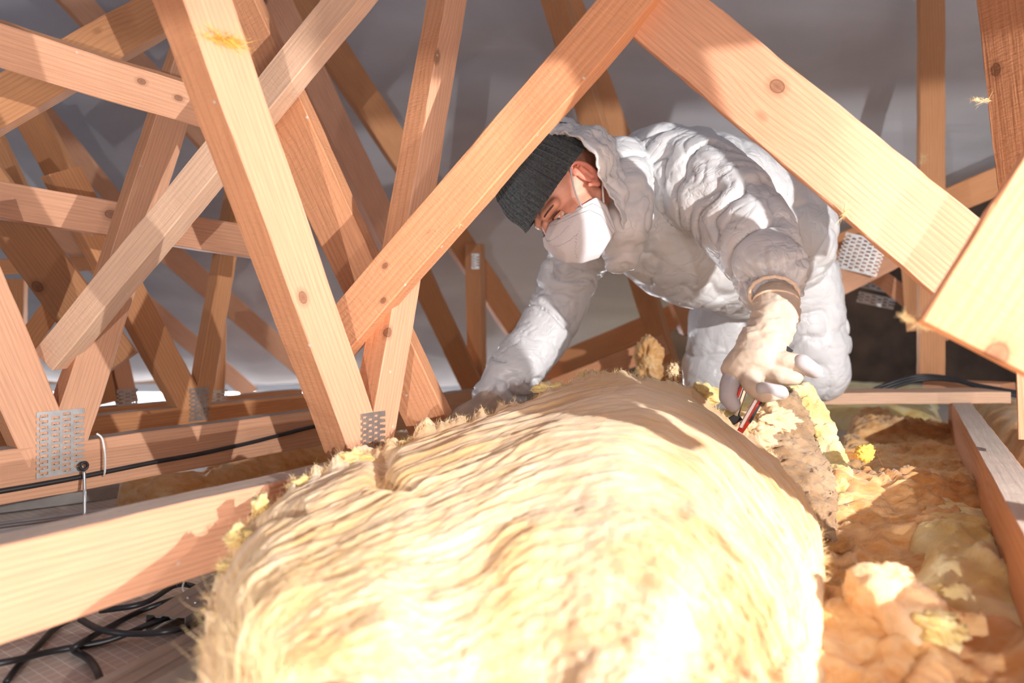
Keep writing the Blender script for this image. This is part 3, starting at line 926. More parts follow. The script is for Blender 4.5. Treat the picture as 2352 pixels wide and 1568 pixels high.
# clump of bright wool
# left wool behind the near chord
def zl(S, Cc): return 0.085 + 0.03 * np.sin(S * 5) + 0 * Cc
o, _ = hfield('insulation_batt', 0.62, 2.6, -1.24, -0.80, zl, 0.012, M['wool_y'], 'dim yellow wool lying between the first two trusses at left', 'insulation', 44, 1.3, edge=0.06, skirt=0.09)
o, _ = hfield('insulation_batt', 0.75, 3.0, -1.62, -1.37, lambda S, Cc: 0.09 + 0 * S, 0.015, M['wool_o'], 'amber wool in the next bay behind the second truss', 'insulation', 45, 1.3, edge=0.06, skirt=0.09)
o, _ = hfield('insulation_batt', 1.6, 4.2, 0.24, 1.8, lambda S, Cc: ZT - 0.12 + 0 * S, 0.03, M['wool_o'], 'dim wool covering the floor beyond the knee plank', 'insulation', 46, 1.4, edge=0.1, skirt=0.1)
o, _ = hfield('insulation_blanket', 3.05, 4.6, -1.3, 0.1, lambda S, Cc: ZT - 0.12 + 0 * S, 0.03, M['wool_y'], 'far wool blanket behind the worker', 'insulation', 47, 1.0, edge=0.1, skirt=0.1)


def smooth_curve(pts, n):
    p = np.array(pts, float)
    d = np.r_[0, np.cumsum(np.linalg.norm(np.diff(p[:, :2], axis=0), axis=1))]
    t = np.linspace(0, d[-1], n)
    q = np.stack([np.interp(t, d, p[:, k]) for k in range(p.shape[1])], 1)
    ker = np.array([1, 2, 3, 2, 1]) / 9.0
    for _ in range(3):
        qq = np.pad(q, ((2, 2), (0, 0)), 'edge')
        q = sum(ker[k] * qq[k:k + n] for k in range(5))
    return q


# the big roll / folded batt
rim_px = [(470, 1660, .50), (482, 1560, .54), (478, 1440, .60), (500, 1340, .655), (535, 1260, .705), (590, 1190, .76), (680, 1130, .815), (780, 1072, .87), (900, 1020, .95), (1010, 985, 1.02), (1120, 945, 1.10),
          (1220, 910, 1.17), (1310, 880, 1.22), (1400, 862, 1.25), (1480, 858, 1.26), (1560, 880, 1.25), (1640, 925, 1.2), (1710, 985, 1.12), (1780, 1060, 1.02), (1840, 1140, .93), (1880, 1220, .85), (1896, 1320, .76), (1898, 1450, .67), (1895, 1660, .56)]
NS, NT = 620, 260
rim = smooth_curve(rim_px, NS)
R3 = np.stack([(rim[:, 0] - W / 2) / F * rim[:, 2], rim[:, 2], CH + (HY - rim[:, 1]) / F * rim[:, 2]], 1)
core_px = [(640, 1680, .46), (660, 1600, .47), (700, 1560, .48), (800, 1560, .46), (1000, 1600, .45), (1250, 1640, .44), (1500, 1650, .44), (1700, 1660, .45), (1780, 1670, .47), (1800, 1680, .48)]
core = smooth_curve(core_px, NS)
K3 = np.stack([(core[:, 0] - W / 2) / F * core[:, 2], core[:, 2], CH + (HY - core[:, 1]) / F * core[:, 2]], 1)
tt = np.linspace(0, 1, NT)
ss = np.linspace(0, 1, NS)
Sg, Tg = np.meshgrid(ss, tt, indexing='ij')
base = R3[:, None, :] * (1 - Tg[..., None]) + K3[:, None, :] * Tg[..., None]
bul = np.sin(np.pi * np.clip(Tg, 0, 1)) ** 0.8
nvec = np.array([0, -0.55, 0.55])
basep = base + (0.055 * bul)[..., None] * nvec
# inward normal estimate
du = np.gradient(basep, axis=0); dv = np.gradient(basep, axis=1)
nn = np.cross(du, dv); nn /= (np.linalg.norm(nn, axis=2, keepdims=True) + 1e-9)
camv = np.array([0, 0, CH]) - basep
nn *= np.sign((nn * camv).sum(2, keepdims=True))
s_m = Sg * 1.9; t_m = Tg * 0.62
q = np.stack([s_m.ravel(), t_m.ravel(), 0 * s_m.ravel()], 1)
wq = q + 0.022 * np.stack([fbm(q * 4, 2, 60), fbm(q * 4 + 7, 2, 61), 0 * q[:, 0]], 1)
lay = fbm(wq * [1.8, 60, 1], 3, 62)
lay2 = 1 - np.abs(fbm(wq * [1.6, 17, 1], 3, 63))
lump = fbm(q * [4, 7, 1], 2, 64)
fine = fbm(q * [26, 150, 1], 3, 65)
disp = 0.0022 * lay + 0.0045 * (lay2 - 0.6) + 0.012 * lump + 0.0016 * fine
# one deep fold like the one on the left of the roll
fold_s = 0.315 + 0.10 * Tg
fold = np.exp(-((Sg - fold_s - 0.012 * np.sin(Tg * 16)) / 0.010) ** 2) * np.exp(-((Tg - 0.22) / 0.2) ** 2)
disp = disp.reshape(NS, NT) - 0.02 * fold
sp = np.exp(-((Tg - (0.16 + 0.1 * np.sin(Sg * 30))) / 0.035) ** 2) * (Sg < 0.25)
disp -= 0.016 * sp
disp *= np.clip(Tg * 14, 0.3, 1)
front = basep + nn * disp[..., None]
# ragged rim
rg = 0.010 * fbm(np.stack([ss * 90, ss * 0, ss * 0], 1), 3, 70) + 0.010 * np.maximum(0, fbm(np.stack([ss * 34, ss * 0, ss * 0], 1), 2, 71))
out = np.stack([rg * 0, rg * 0.2, rg], 1)
front += out[:, None, :] * np.exp(-(Tg / 0.05) ** 2)[..., None]
# back side
NB = 26
bt = np.linspace(0, 1, NB + 1)[1:]
away = np.stack([0.0 * ss, 0.16 + 0 * ss, 0 * ss], 1)
cx = (rim[:, 0] - 1180) / 700
away[:, 0] = -0.03 * cx; away[:, 1] = 0.10
back = []
edge = front[:, 0, :]
for b in bt:
    ang = b * math.pi * 0.62
    o_ = edge + away * math.sin(ang) * 0.9
    o_[:, 2] = edge[:, 2] - (1 - math.cos(ang)) * 0.10
    jit = np.stack([ss * 40, 0 * ss + b * 3, 0 * ss], 1)
    o_[:, 1] += 0.01 * fbm(jit, 3, 72); o_[:, 2] += 0.008 * fbm(jit + 30, 3, 73)
    o_[:, 2] = np.maximum(o_[:, 2], 0.02)
    back.append(o_)
back = np.stack(back, 1)[:, ::-1, :]
allp = np.concatenate([back, front], 1)
NTT = allp.shape[1]
vs = allp.reshape(-1, 3)
vs[:, 2] = np.maximum(vs[:, 2], 0.006)
fs = []
for i in range(NS - 1):
    for j in range(NTT - 1):
        a = i * NTT + j
        fs.append((a, a + 1, a + NTT + 1, a + NTT))
me = mesh(vs, fs)
uvl = me.uv_layers.new(name='UVMap')
uu = np.repeat(ss * 1.9, NTT); vv = np.tile(np.r_[-bt[::-1] * 0.25, tt * 0.62], NS)
li = np.zeros(len(me.loops), dtype=np.int32); me.loops.foreach_get('vertex_index', li)
uvl.data.foreach_set('uv', np.stack([uu[li], vv[li]], 1).ravel())
ROLL = empty('insulation_roll', (0.25, 0.8, 0.01), 'huge cream glass wool roll bulging across the foreground', 'insulation')
rb = link('wool_body', recalc(me), M['wool'], ROLL, smooth=True)
# fibres along rim and over the front
sel = rng.integers(0, NS, 900)
base_pts = [front[i, rng.integers(0, 10)] for i in sel]
dirs = [(float(rng.normal() * .4) - .3 * max(-1, min(1, -cx[i])), 0.1, 1.0) if rim[i, 1] < 1250 else ((-1 if rim[i, 0] < 1000 else 1), -0.1, 0.2) for i in sel]
f1 = fibres('wool_fibres', base_pts, dirs, 5200, 0.010, 0.00028, 'fibre', ROLL, 3, 0.5); tag(f1, kind='stuff')


def lying(name, pts, nrm_, tan, n, length, rad, mat, parent, seed, lift=0.25):
    r = np.random.default_rng(seed)
    idx = r.integers(0, len(pts), n)
    segs = 5
    p = pts[idx]; d = tan[idx] + r.normal(0, 0.22, (n, 3)) + nrm_[idx] * lift * r.random((n, 1))
    d /= np.linalg.norm(d, axis=1, keepdims=True)
    side = np.cross(d, nrm_[idx]); side /= np.linalg.norm(side, axis=1, keepdims=True) + 1e-9
    L = length * (0.4 + r.random(n) * 1.2)
    bend = r.normal(0, 0.35, (n, 3)) - nrm_[idx] * lift * 0.8
    V = []; q = p.copy() + nrm_[idx] * 0.0006
    for i in range(segs + 1):
        w = rad * (1 - 0.7 * abs(2 * i / segs - 1))
        V += [q - side * w, q + side * w]
        dd = d + bend * (i / segs); dd /= np.linalg.norm(dd, axis=1, keepdims=True)
        q = q + dd * (L / segs)[:, None]
    V = np.stack(V, 1).reshape(-1, 3)
    k = 2 * (segs + 1)
    base_i = np.arange(n)[:, None] * k
    fs = [(int(b) + 2 * i, int(b) + 2 * i + 1, int(b) + 2 * i + 3, int(b) + 2 * i + 2) for b in base_i[:, 0] for i in range(segs)]
    o = link(name, mesh(V, fs), M[mat], parent)
    tag(o, kind='stuff')
    return o


tg = np.gradient(front, axis=0); tg /= np.linalg.norm(tg, axis=2, keepdims=True) + 1e-9
lying('wool_fibres', front[:, 2:-4].reshape(-1, 3), nn[:, 2:-4].reshape(-1, 3), tg[:, 2:-4].reshape(-1, 3), 9000, 0.026, 0.00022, 'fibre', ROLL, 7)
bv = BLANKET_V
bn = np.tile([0.0, 0.0, 1.0], (len(bv), 1)); bt_ = np.stack([fbm(bv * 6, 2, 300), fbm(bv * 6 + 9, 2, 301), 0 * bv[:, 0]], 1); bt_ /= np.linalg.norm(bt_, axis=1, keepdims=True) + 1e-6
lying('wool_fibres', bv, bn, bt_, 7000, 0.03, 0.00022, 'fibre', BLANKET, 8, 0.4)


# ragged clump: noisy ellipsoid
def clump(name, c, rad, mat, seed, parent=None, label=None, cat='wool tuft', rough=0.45, fine_=0.12, group=None, sub=5, freq=2.2, fib=0, fm='fibre', flen=0.02):
    bm = bmesh.new()
    bmesh.ops.create_icosphere(bm, subdivisions=sub, radius=1)
    v = np.array([x.co[:] for x in bm.verts])
    d = 1 + rough * fbm(v * freq, 4, seed) + fine_ * fbm(v * freq * 5, 2, seed + 5)
    vv = v * d[:, None] * np.array(rad)
    for x, co in zip(bm.verts, vv): x.co = co
    me = bpy.data.meshes.new(name); bm.to_mesh(me); bm.free()
    o = link(name, me, mat, parent, Matrix.Translation(c), smooth=True)
    if parent is None: tag(o, label, cat, group)
    if fib:
        h = fibres('stray_fibres', vv, v, fib, flen, 0.00016, fm, o, seed, 0.9)
        h.matrix_basis = Matrix.Identity(4)
        tag(h, kind='stuff')
    return o


# torn scraps along the roll's top edge
for (x, y, d, r, s) in ((815, 1055, .88, (.024, .016, .012), 1), (600, 1165, .755, (.010, .012, .018), 2), (548, 1235, .70, (.012, .012, .012), 3), (700, 1110, .81, (.018, .014, .011), 4),
                        (940, 1020, .965, (.014, .01, .009), 5), (1265, 895, 1.2, (.03, .02, .012), 6), (1345, 868, 1.24, (.014, .014, .012), 7), (1620, 905, 1.22, (.03, .02, .018), 8), (518, 1300, .68, (.008, .008, .006), 9)):
    clump('torn_tuft', P(x, y, d), r, M['wool_y'], s, ROLL, sub=4, fib=120, flen=0.012)
# brown paper-dark flank and the yellow flap behind it
def ribbon(name, left_px, right_px, thick, mat, label, cat, seed, nS=220, nT=40, parent=None, amp=0.006):
    a = smooth_curve(left_px, nS); b = smooth_curve(right_px, nS)
    tt = np.linspace(0, 1, nT)
    px = a[:, None, :] * (1 - tt[None, :, None]) + b[:, None, :] * tt[None, :, None]
    d = px[..., 2] - thick * np.sin(np.pi * tt)[None, :] ** 0.7
    pts = np.stack([(px[..., 0] - W / 2) / F * px[..., 2], d, CH + (HY - px[..., 1]) / F * px[..., 2]], 2)
    f = pts.reshape(-1, 3)
    nz = fbm(f * 34, 4, seed)
    f[:, 1] -= amp * 1.5 * nz
    f[:, 0] += amp * fbm(f * 60 + 5, 3, seed + 1)
    f[:, 2] += amp * fbm(f * 60 + 9, 3, seed + 2)
    bk = f.copy(); bk[:, 1] = px[..., 2].reshape(-1) + thick
    n = len(f)
    vs = np.concatenate([f, bk])
    fs = []
    for i in range(nS - 1):
        for j in range(nT - 1):
            q = i * nT + j
            fs.append((q, q + 1, q + nT + 1, q + nT)); fs.append((n + q, n + q + nT, n + q + nT + 1, n + q + 1))
    for i in range(nS - 1):
        for j in (0, nT - 1):
            q = i * nT + j
            fs.append((q, q + nT, n + q + nT, n + q))
    for j in range(nT - 1):
        for i in (0, nS - 1):
            q = i * nT + j
            fs.append((q, q + 1, n + q + 1, n + q))
    o = link(name, recalc(mesh(vs, fs)), mat, parent, smooth=True)
    if parent is None: tag(o, label, cat)
    return o, f


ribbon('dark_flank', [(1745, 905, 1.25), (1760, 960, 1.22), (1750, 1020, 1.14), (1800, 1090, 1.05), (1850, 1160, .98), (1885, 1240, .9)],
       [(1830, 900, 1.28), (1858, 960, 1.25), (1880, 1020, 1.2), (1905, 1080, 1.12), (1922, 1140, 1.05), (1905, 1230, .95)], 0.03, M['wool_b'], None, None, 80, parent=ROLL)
o, f_ = ribbon('insulation_flap', [(1810, 885, 1.30), (1835, 940, 1.28), (1868, 1000, 1.24), (1893, 1060, 1.18), (1915, 1110, 1.1), (1920, 1160, 1.05)],
       [(1860, 880, 1.32), (1890, 925, 1.30), (1915, 985, 1.26), (1945, 1050, 1.2), (1962, 1110, 1.12), (1960, 1150, 1.08)], 0.02, M['wool_y'], 'yellow ragged wool flap curling up behind the roll below the glove', 'insulation', 90, amp=0.005)
clump('frayed_tuft', P(1770, 965, 1.13), (.040, .028, .024), M['wool'], 91, ROLL, fib=1800, flen=0.009, sub=5)
clump('frayed_tuft', P(1735, 1000, 1.10), (.030, .022, .022), M['wool'], 92, ROLL, fib=900, flen=0.008, sub=5)
clump('wool_tuft', P(1985, 1040, 1.12), (.016, .012, .014), M['fibre_y'], 93, None, 'bright orange-yellow wool tuft on the blanket near the beam at right', rough=0.3, freq=1.5, fib=500, flen=0.006, fm='fibre_y')
clump('wool_tuft', P(2160, 1440, .60), (.020, .022, .014), M['wool_y'], 94, None, 'golden wool lump low at right on the amber blanket', fib=60, flen=0.008, fm='fibre_y')
clump('insulation_lump', P(2050, 1400, .65), (.050, .046, .046), M['wool_l'], 99, None, 'rounded pale lump of wool resting on the amber blanket beside the roll', 'insulation', rough=0.22, fine_=0.05, freq=1.3, fib=1200, flen=0.008)
clump('wool_tuft', P(1545, 850, 1.3), (.010, .008, .012), M['wool'], 95, None, 'small wispy tuft on the crest of the roll before the thigh', fib=350, flen=0.016)
clump('insulation_scrap', P(1490, 830, 2.0), (.045, .05, .07), M['wool_o'], 96, None, 'brownish wool scrap slumped against the dark posts behind the roll', 'insulation', rough=0.25)

# wool tufts caught on boards
def tuft(c, axis, label, n=260, L=0.03, mat='fibre_y', spread=0.012, seed=1):
    r = np.random.default_rng(seed)
    ax = Vector(axis)
    base = [tuple(Vector(c) + ax * r.uniform(-1, 1) * 0.5 + Vector(r.normal(size=3)) * spread * 0.25) for _ in range(80)]
    dirs = [tuple(ax.normalized() * (1 if r.random() > 0.5 else -1) + Vector(r.normal(size=3)) * 0.4) for _ in range(80)]
    o = fibres('wool_tuft', base, dirs, n, L, 0.00025, mat, None, seed, 0.35)
    return tag(o, label, 'wool tuft')


cA = on_plane(515, 92, C0) + NV * 0.003
tuft(cA, U * 0.04 + ZUP * 0.006, 'golden wool wisp stuck across the top of the long leaning web', 420, 0.02, seed=2)
tuft(P(2112, 742, 0.66), Vector((0.03, 0, -0.014)), 'pale wool wisp hanging from the sawn end of the nearest board', 500, 0.010, 'fibre', 0.006, 3)
tuft(P(1940, 490, 0.86), Vector((0.004, 0, 0.01)), 'tiny fibre wisp under the broad board near the worker\'s hip', 60, 0.014, 'fibre', 0.004, 4)
tuft(P(2120, 365, 2.1), Vector((0.01, 0, 0.02)), 'yellow wisp on the dark upright at right', 150, 0.02, 'fibre', 0.01, 5)
tuft(P(2250, 230, 0.92), Vector((0.03, 0, -0.002)), 'wisp on the edge of the rough post at top right', 80, 0.014, 'fibre', 0.005, 6)
tuft(P(1055, 520, 0.95), Vector((0.004, 0, 0.006)), 'splinter wisp under the rough diagonal left of the hat', 14, 0.008, 'fibre', 0.003, 7)


# ------------------------------------------------------------------ person
def capsule_bm(bm, a, b, ra, rb, seg=20, rings=6):
    a = Vector(a); b = Vector(b)
    ax = (b - a)
    L = ax.length
    if L < 1e-6: ax = Vector((0, 0, 1))
    z = ax.normalized()
    x = z.orthogonal().normalized(); y = z.cross(x)
    rows = []
    for i in range(rings + 1):
        t = -math.pi / 2 + (math.pi / 2) * i / rings
        rows.append((a + z * (ra * math.sin(t)), ra * math.cos(t)))
    for i in range(rings + 1):
        t = (math.pi / 2) * i / rings
        rows.append((b + z * (rb * math.sin(t)), rb * math.cos(t)))
    grid = []
    for (c, r) in rows:
        grid.append([bm.verts.new(c + x * (max(r, 1e-4) * math.cos(2 * math.pi * k / seg)) + y * (max(r, 1e-4) * math.sin(2 * math.pi * k / seg))) for k in range(seg)])
    for i in range(len(grid) - 1):
        for k in range(seg):
            bm.faces.new((grid[i][k], grid[i][(k + 1) % seg], grid[i + 1][(k + 1) % seg], grid[i + 1][k]))
    bm.faces.new(list(reversed(grid[0]))); bm.faces.new(grid[-1])


def ellipsoid_bm(bm, c, r, rot=None):
    m = Matrix.Translation(c) @ (rot.to_4x4() if rot else Matrix.Identity(4)) @ Matrix.Diagonal((*r, 1))
    bmesh.ops.create_uvsphere(bm, u_segments=24, v_segments=16, radius=1, matrix=m)


def fuse(bm, voxel, smooth_it=6, fac=0.6):
    bmesh.ops.recalc_face_normals(bm, faces=bm.faces)
    me = bpy.data.meshes.new('tmp'); bm.to_mesh(me); bm.free()
    o = bpy.data.objects.new('tmp', me); COL.objects.link(o)
    r = o.modifiers.new('r', 'REMESH'); r.mode = 'VOXEL'; r.voxel_size = voxel; r.use_smooth_shade = True
    s = o.modifiers.new('s', 'SMOOTH'); s.iterations = smooth_it; s.factor = fac
    dg = bpy.context.evaluated_depsgraph_get()
    out = bpy.data.meshes.new_from_object(o.evaluated_get(dg), depsgraph=dg)
    bpy.data.objects.remove(o); bpy.data.meshes.remove(me)
    return out


def get_v(me):
    v = np.zeros(len(me.vertices) * 3); me.vertices.foreach_get('co', v); return v.reshape(-1, 3)


def get_n(me):
    v = np.zeros(len(me.vertices) * 3); me.vertices.foreach_get('normal', v); return v.reshape(-1, 3)


def set_v(me, v):
    me.vertices.foreach_set('co', v.ravel()); me.update()


PERSON = empty('person', P(1780, 905, 1.85), 'person in white coverall, grey knit hat and white mask leaning over the roll', 'person')

limbs = {
    'torso': [((1425, 430, 1.42), 0.105), ((1500, 425, 1.50), 0.135), ((1590, 450, 1.56), 0.165), ((1680, 490, 1.64), 0.175), ((1765, 545, 1.74), 0.175)],
    'belly': [((1470, 520, 1.46), 0.11), ((1560, 570, 1.55), 0.14), ((1650, 600, 1.62), 0.14), ((1740, 640, 1.72), 0.12)],
    'near_arm': [((1520, 395, 1.44), 0.105), ((1600, 420, 1.36), 0.098), ((1672, 470, 1.28), 0.087), ((1730, 550, 1.20), 0.078), ((1764, 625, 1.13), 0.066), ((1772, 655, 1.11), 0.056)],
    'far_arm': [((1360, 520, 1.56), 0.10), ((1320, 600, 1.60), 0.078), ((1290, 690, 1.60), 0.068), ((1242, 780, 1.57), 0.068), ((1184, 860, 1.52), 0.064), ((1140, 905, 1.49), 0.055)],
    'hip': [((1780, 515, 1.78), 0.145), ((1790, 600, 1.84), 0.135)],
    'near_leg': [((1790, 560, 1.82), 0.140), ((1825, 680, 1.84), 0.130), ((1858, 790, 1.84), 0.114), ((1872, 848, 1.83), 0.097)],
    'near_shin': [((1872, 860, 1.86), 0.075), ((1870, 855, 2.05), 0.072), ((1850, 850, 2.25), 0.06)],
    'far_leg': [((1740, 600, 1.9), 0.14), ((1690, 720, 1.95), 0.135), ((1650, 850, 1.95), 0.115)],
    'collar': [((1425, 370, 1.37), 0.055), ((1440, 440, 1.30), 0.055), ((1438, 510, 1.29), 0.052), ((1425, 590, 1.33), 0.045)],
}
bm = bmesh.new()
SEG = []
for nm, ch in limbs.items():
    for (p0, r0), (p1, r1) in zip(ch[:-1], ch[1:]):
        a, b = P(*p0), P(*p1)
        capsule_bm(bm, a, b, r0, r1)
        SEG.append((nm, np.array(a), np.array(b), r0, r1))
# fold of cloth hanging between torso and the near thigh
suit = fuse(bm, 0.0046, 14, 0.6)
v = get_v(suit); n = get_n(suit)
# nearest limb segment for folding direction
best = np.full(len(v), 1e9); ax = np.zeros_like(v); tpar = np.zeros(len(v)); kind = np.zeros(len(v), int)
acc = {}
for k, (nm, a, b, r0, r1) in enumerate(SEG):
    d = b - a; L = np.linalg.norm(d); u = d / L
    t = np.clip(((v - a) @ u) / L, 0, 1)
    c = a + np.outer(t, d)
    dist = np.linalg.norm(v - c, axis=1) - (r0 + (r1 - r0) * t)
    base_t = acc.get(nm, 0.0)
    m = dist < best
    best[m] = dist[m]; ax[m] = u; tpar[m] = base_t + t[m] * L; kind[m] = list(limbs).index(nm)
    acc[nm] = base_t + L
names = list(limbs)
# folds: ridges roughly around the limb, warped by noise
wv = v + 0.045 * np.stack([fbm(v * 7, 2, 101), fbm(v * 7 + 3, 2, 102), fbm(v * 7 + 8, 2, 103)], 1)
freq = np.where(np.isin(kind, [names.index('near_arm'), names.index('far_arm')]), 17.0, 9.0)
ph = (tpar + 0.55 * fbm(v * 6, 3, 104) * 0.12) * freq
cell = fbm(np.stack([ph, v[:, 0] * 5 + 11, v[:, 2] * 5], 1), 2, 105)
ridge = np.sqrt(np.clip(np.abs(cell) * 2.2, 0.0, 1.0) + 0.003) - 0.6
big = fbm(wv * 6, 2, 106)
sharp = np.sqrt(np.clip(np.abs(fbm(wv * [7, 7, 9], 2, 107)) * 2.0, 0, 1) + 0.003) - 0.6
cr1 = np.exp(-(np.abs(fbm(wv * [8, 8, 11] + 20, 2, 131)) / 0.06) ** 2)
cr2 = np.exp(-(np.abs(cell) / 0.09) ** 2)
cr3 = np.exp(-(np.abs(fbm(np.stack([ph * 2.1, v[:, 0] * 9 + 3, v[:, 2] * 9], 1), 2, 133)) / 0.07) ** 2)
amp_f = np.where(np.isin(kind, [names.index('near_arm'), names.index('far_arm')]), 0.0130, 0.0075)
v2 = v + n * (amp_f * ridge + 0.007 * big + 0.002 * sharp - 0.0018 * cr1 - 0.0045 * cr2 - np.where(amp_f > 0.01, 0.0035, 0.0012) * cr3)[:, None]
# gathered cuff on the near wrist
wc = np.array(P(1772, 655, 1.11)); wa = np.array(P(1764, 625, 1.13)) - wc; wl = np.linalg.norm(wa); wu = wa / wl
ang_b = np.array([1.0, 0, 0]) - wu * wu[0]; ang_b /= np.linalg.norm(ang_b); ang_c = np.cross(wu, ang_b)
rel = v - wc
al = rel @ wu
an = np.arctan2(rel @ ang_c, rel @ ang_b)
isarm = (kind == names.index('near_arm')) & (al < 0.07)
g = np.exp(-(np.maximum(al, 0) / 0.035) ** 2)
gath = (np.abs(np.sin(an * 9 + 1.5 * vnoise(v * 20, 9))) - 0.5) * 0.008 * g
v2[isarm] += (n * gath[:, None])[isarm]
set_v(suit, v2)
so = link('coverall', suit, M['suit'], PERSON, smooth=True)
tag(so, None)

# cuff ring, wrist and sleeve opening on near arm
def ring_tube(name, c, axis, rx, r, mat, parent, squash=0.8, waves=0, amp=0.0, n=48):
    z = Vector(axis).normalized(); x = Vector((1, 0, 0)); x = (x - z * x.dot(z)).normalized(); y = z.cross(x)
    pts = []
    for i in range(n + 1):
        a = 2 * math.pi * i / n
        rr = rx * (1 + amp * math.sin(waves * a))
        pts.append(Vector(c) + x * (rr * math.cos(a)) + y * (rr * squash * math.sin(a)))
    return tube(name, pts, r, mat, parent, smooth_pts=1)


wrist_c = P(1786, 672, 1.075)
hem_ax = (P(1778, 620, 1.15) - P(1790, 690, 1.04))
ring_tube('sleeve_hem', P(1777, 676, 1.055), hem_ax, 0.038, 0.0036, 'cuff', PERSON, 0.85, 14, 0.02)

# wrist skin
bm = bmesh.new(); capsule_bm(bm, P(1782, 655, 1.12), P(1780, 705, 1.05), 0.032, 0.028)
link('wrist', fuse(bm, 0.004, 3), M['skin'], PERSON, smooth=True)

# ---------- gloves
def glove(px, voxel=0.0022):
    bm = bmesh.new()
    for chain in px:
        for (p0, r0), (p1, r1) in zip(chain[:-1], chain[1:]):
            capsule_bm(bm, P(*p0), P(*p1), r0, r1, 16, 5)
    return fuse(bm, voxel, 4, 0.5)


GL = glove([
    # gauntlet
    [((1783, 694, 1.055), .036), ((1782, 722, 1.045), .037), ((1768, 760, 1.04), .036), ((1755, 790, 1.035), .037)],
    # palm and back of the hand
    [((1768, 770, 1.04), .034), ((1735, 815, 1.03), .036), ((1700, 848, 1.04), .030)],
    [((1740, 790, 1.035), .034), ((1765, 825, 1.03), .030), ((1745, 845, 1.035), .028)],
    # index, stretched out
    [((1762, 818, 1.025), .020), ((1802, 828, 1.005), .0150), ((1840, 832, .995), .0135), ((1868, 850, .992), .0120)],
    # middle
    [((1752, 842, 1.03), .020), ((1790, 862, 1.005), .0140), ((1826, 868, 1.0), .0125)],
    # ring, curled round the handle
    [((1715, 850, 1.03), .020), ((1728, 888, 1.0), .0140), ((1755, 905, .985), .0130), ((1792, 902, .985), .0120)],
    # little
    [((1722, 845, 1.05), .018), ((1745, 880, 1.03), .013), ((1775, 886, 1.02), .0115)],
])
vv = get_v(GL); nn_ = get_n(GL)
# cloth creases of the glove and rumpled gauntlet
cr = 1 - np.abs(fbm(vv * [26, 26, 60], 2, 120)) * 2
wr = np.exp(-((vv[:, 2] - P(1783, 735, 1.05).z) / 0.03) ** 2)
vv = vv + nn_ * (0.0012 * fbm(vv * 50, 3, 121) + 0.0022 * np.clip(cr, -.3, 1) * (0.35 + wr))[:, None]
set_v(GL, vv)
go = link('glove', GL, M['glove'], PERSON, smooth=True)
tag(go, 'cream work glove gripping the knife')
TH = glove([[((1690, 850, 1.045), .018), ((1676, 885, 1.03), .0165), ((1672, 912, 1.02), .0145), ((1684, 930, 1.015), .012)]])
th = link('thumb_patch', TH, M['gloveg'], PERSON, smooth=True); tag(th, 'grey palm side of the glove thumb')
FT = glove([[((1842, 831, .988), .0128), ((1872, 852, .985), .0118)]], 0.002)
link('fingertip_patch', FT, M['gloveg'], PERSON, smooth=True)
FT = glove([[((1752, 893, .982), .0115), ((1793, 900, .980), .0112)]], 0.002)
link('fingertip_patch', FT, M['gloveg'], PERSON, smooth=True)
ring_tube('glove_cuff_edge', P(1783, 694, 1.052), P(1783, 690, 1.06) - P(1782, 722, 1.045), 0.036, 0.0022, 'cuff', PERSON, 0.9)
# far hand on the beam
FH = glove([
    [((1140, 915, 1.47), .040), ((1105, 945, 1.44), .036), ((1070, 962, 1.42), .034)],
    [((1075, 955, 1.42), .026), ((1045, 972, 1.41), .017), ((1015, 985, 1.40), .013)],
    [((1075, 968, 1.41), .024), ((1045, 985, 1.40), .016), ((1020, 998, 1.39), .013)],
    [((1080, 975, 1.42), .024), ((1055, 995, 1.42), .015), ((1040, 1008, 1.41), .012)],
    [((1085, 950, 1.44), .024), ((1052, 960, 1.45), .015), ((1030, 972, 1.45), .012)],
    [((1100, 965, 1.40), .022), ((1085, 990, 1.38), .015), ((1068, 1002, 1.37), .013)],
], 0.003)
fh = link('glove', FH, M['glove'], PERSON, smooth=True)
tag(fh, 'cream glove propped on the beam behind the roll')

# ---------- knife (held by the person, a thing of its own)
KN = empty('utility_knife', P(1700, 975, 1.05), 'red, silver and black utility knife in the gloved hand, stuck into the wool', 'knife')
kA, kB = P(1812, 808, 1.035), P(1697, 990, 1.03)
def kbar(name, a, b, w, t, mat, parent=KN):
    A, B = P(*a), P(*b)
    nr = Vector((0, 0, CH)) - (A + B) / 2
    return link(name, box_board((B - A).length, w, t, 3, chip=0, seg=0.02), M[mat], parent, frame(A, B, nr))
kbar('handle', (1808, 806, 1.03), (1716, 965, 1.01), 0.013, 0.012, 'black')
kbar('blade_channel', (1745, 905, .999), (1702, 982, 1.0), 0.0075, 0.006, 'chrome')
kbar('red_side', (1752, 907, .9985), (1704, 988, 1.0), 0.004, 0.007, 'red')
kbar('second_rail', (1712, 893, 1.01), (1692, 955, 1.02), 0.007, 0.006, 'chrome')
kbar('red_rail', (1702, 890, 1.008), (1688, 930, 1.014), 0.004, 0.006, 'red')
kbar('nose', (1700, 955, 1.022), (1680, 968, 1.024), 0.014, 0.008, 'black')
kbar('red_tip', (1716, 968, 1.0), (1700, 992, 1.004), 0.010, 0.007, 'red')
kbar('end_cap', (1800, 800, 1.012), (1816, 812, 1.008), 0.014, 0.012, 'black')

# ---------- head
phi = math.radians(20)
Uh = Vector((-0.86, -0.08, 0.50)).normalized()
Fb = Vector((-.52, 0, -.86)) * math.cos(phi) + Vector((0, -1, 0)) * math.sin(phi)
Fh = (Fb - Uh * Fb.dot(Uh)).normalized()
Lh = Uh.cross(Fh).normalized()
ear_w = P(1343, 402, 1.215)
HC = ear_w - Lh * 0.078
HM = Matrix((Fh, Lh, Uh)).transposed().to_4x4(); HM.translation = HC   # local x forward, y left, z up


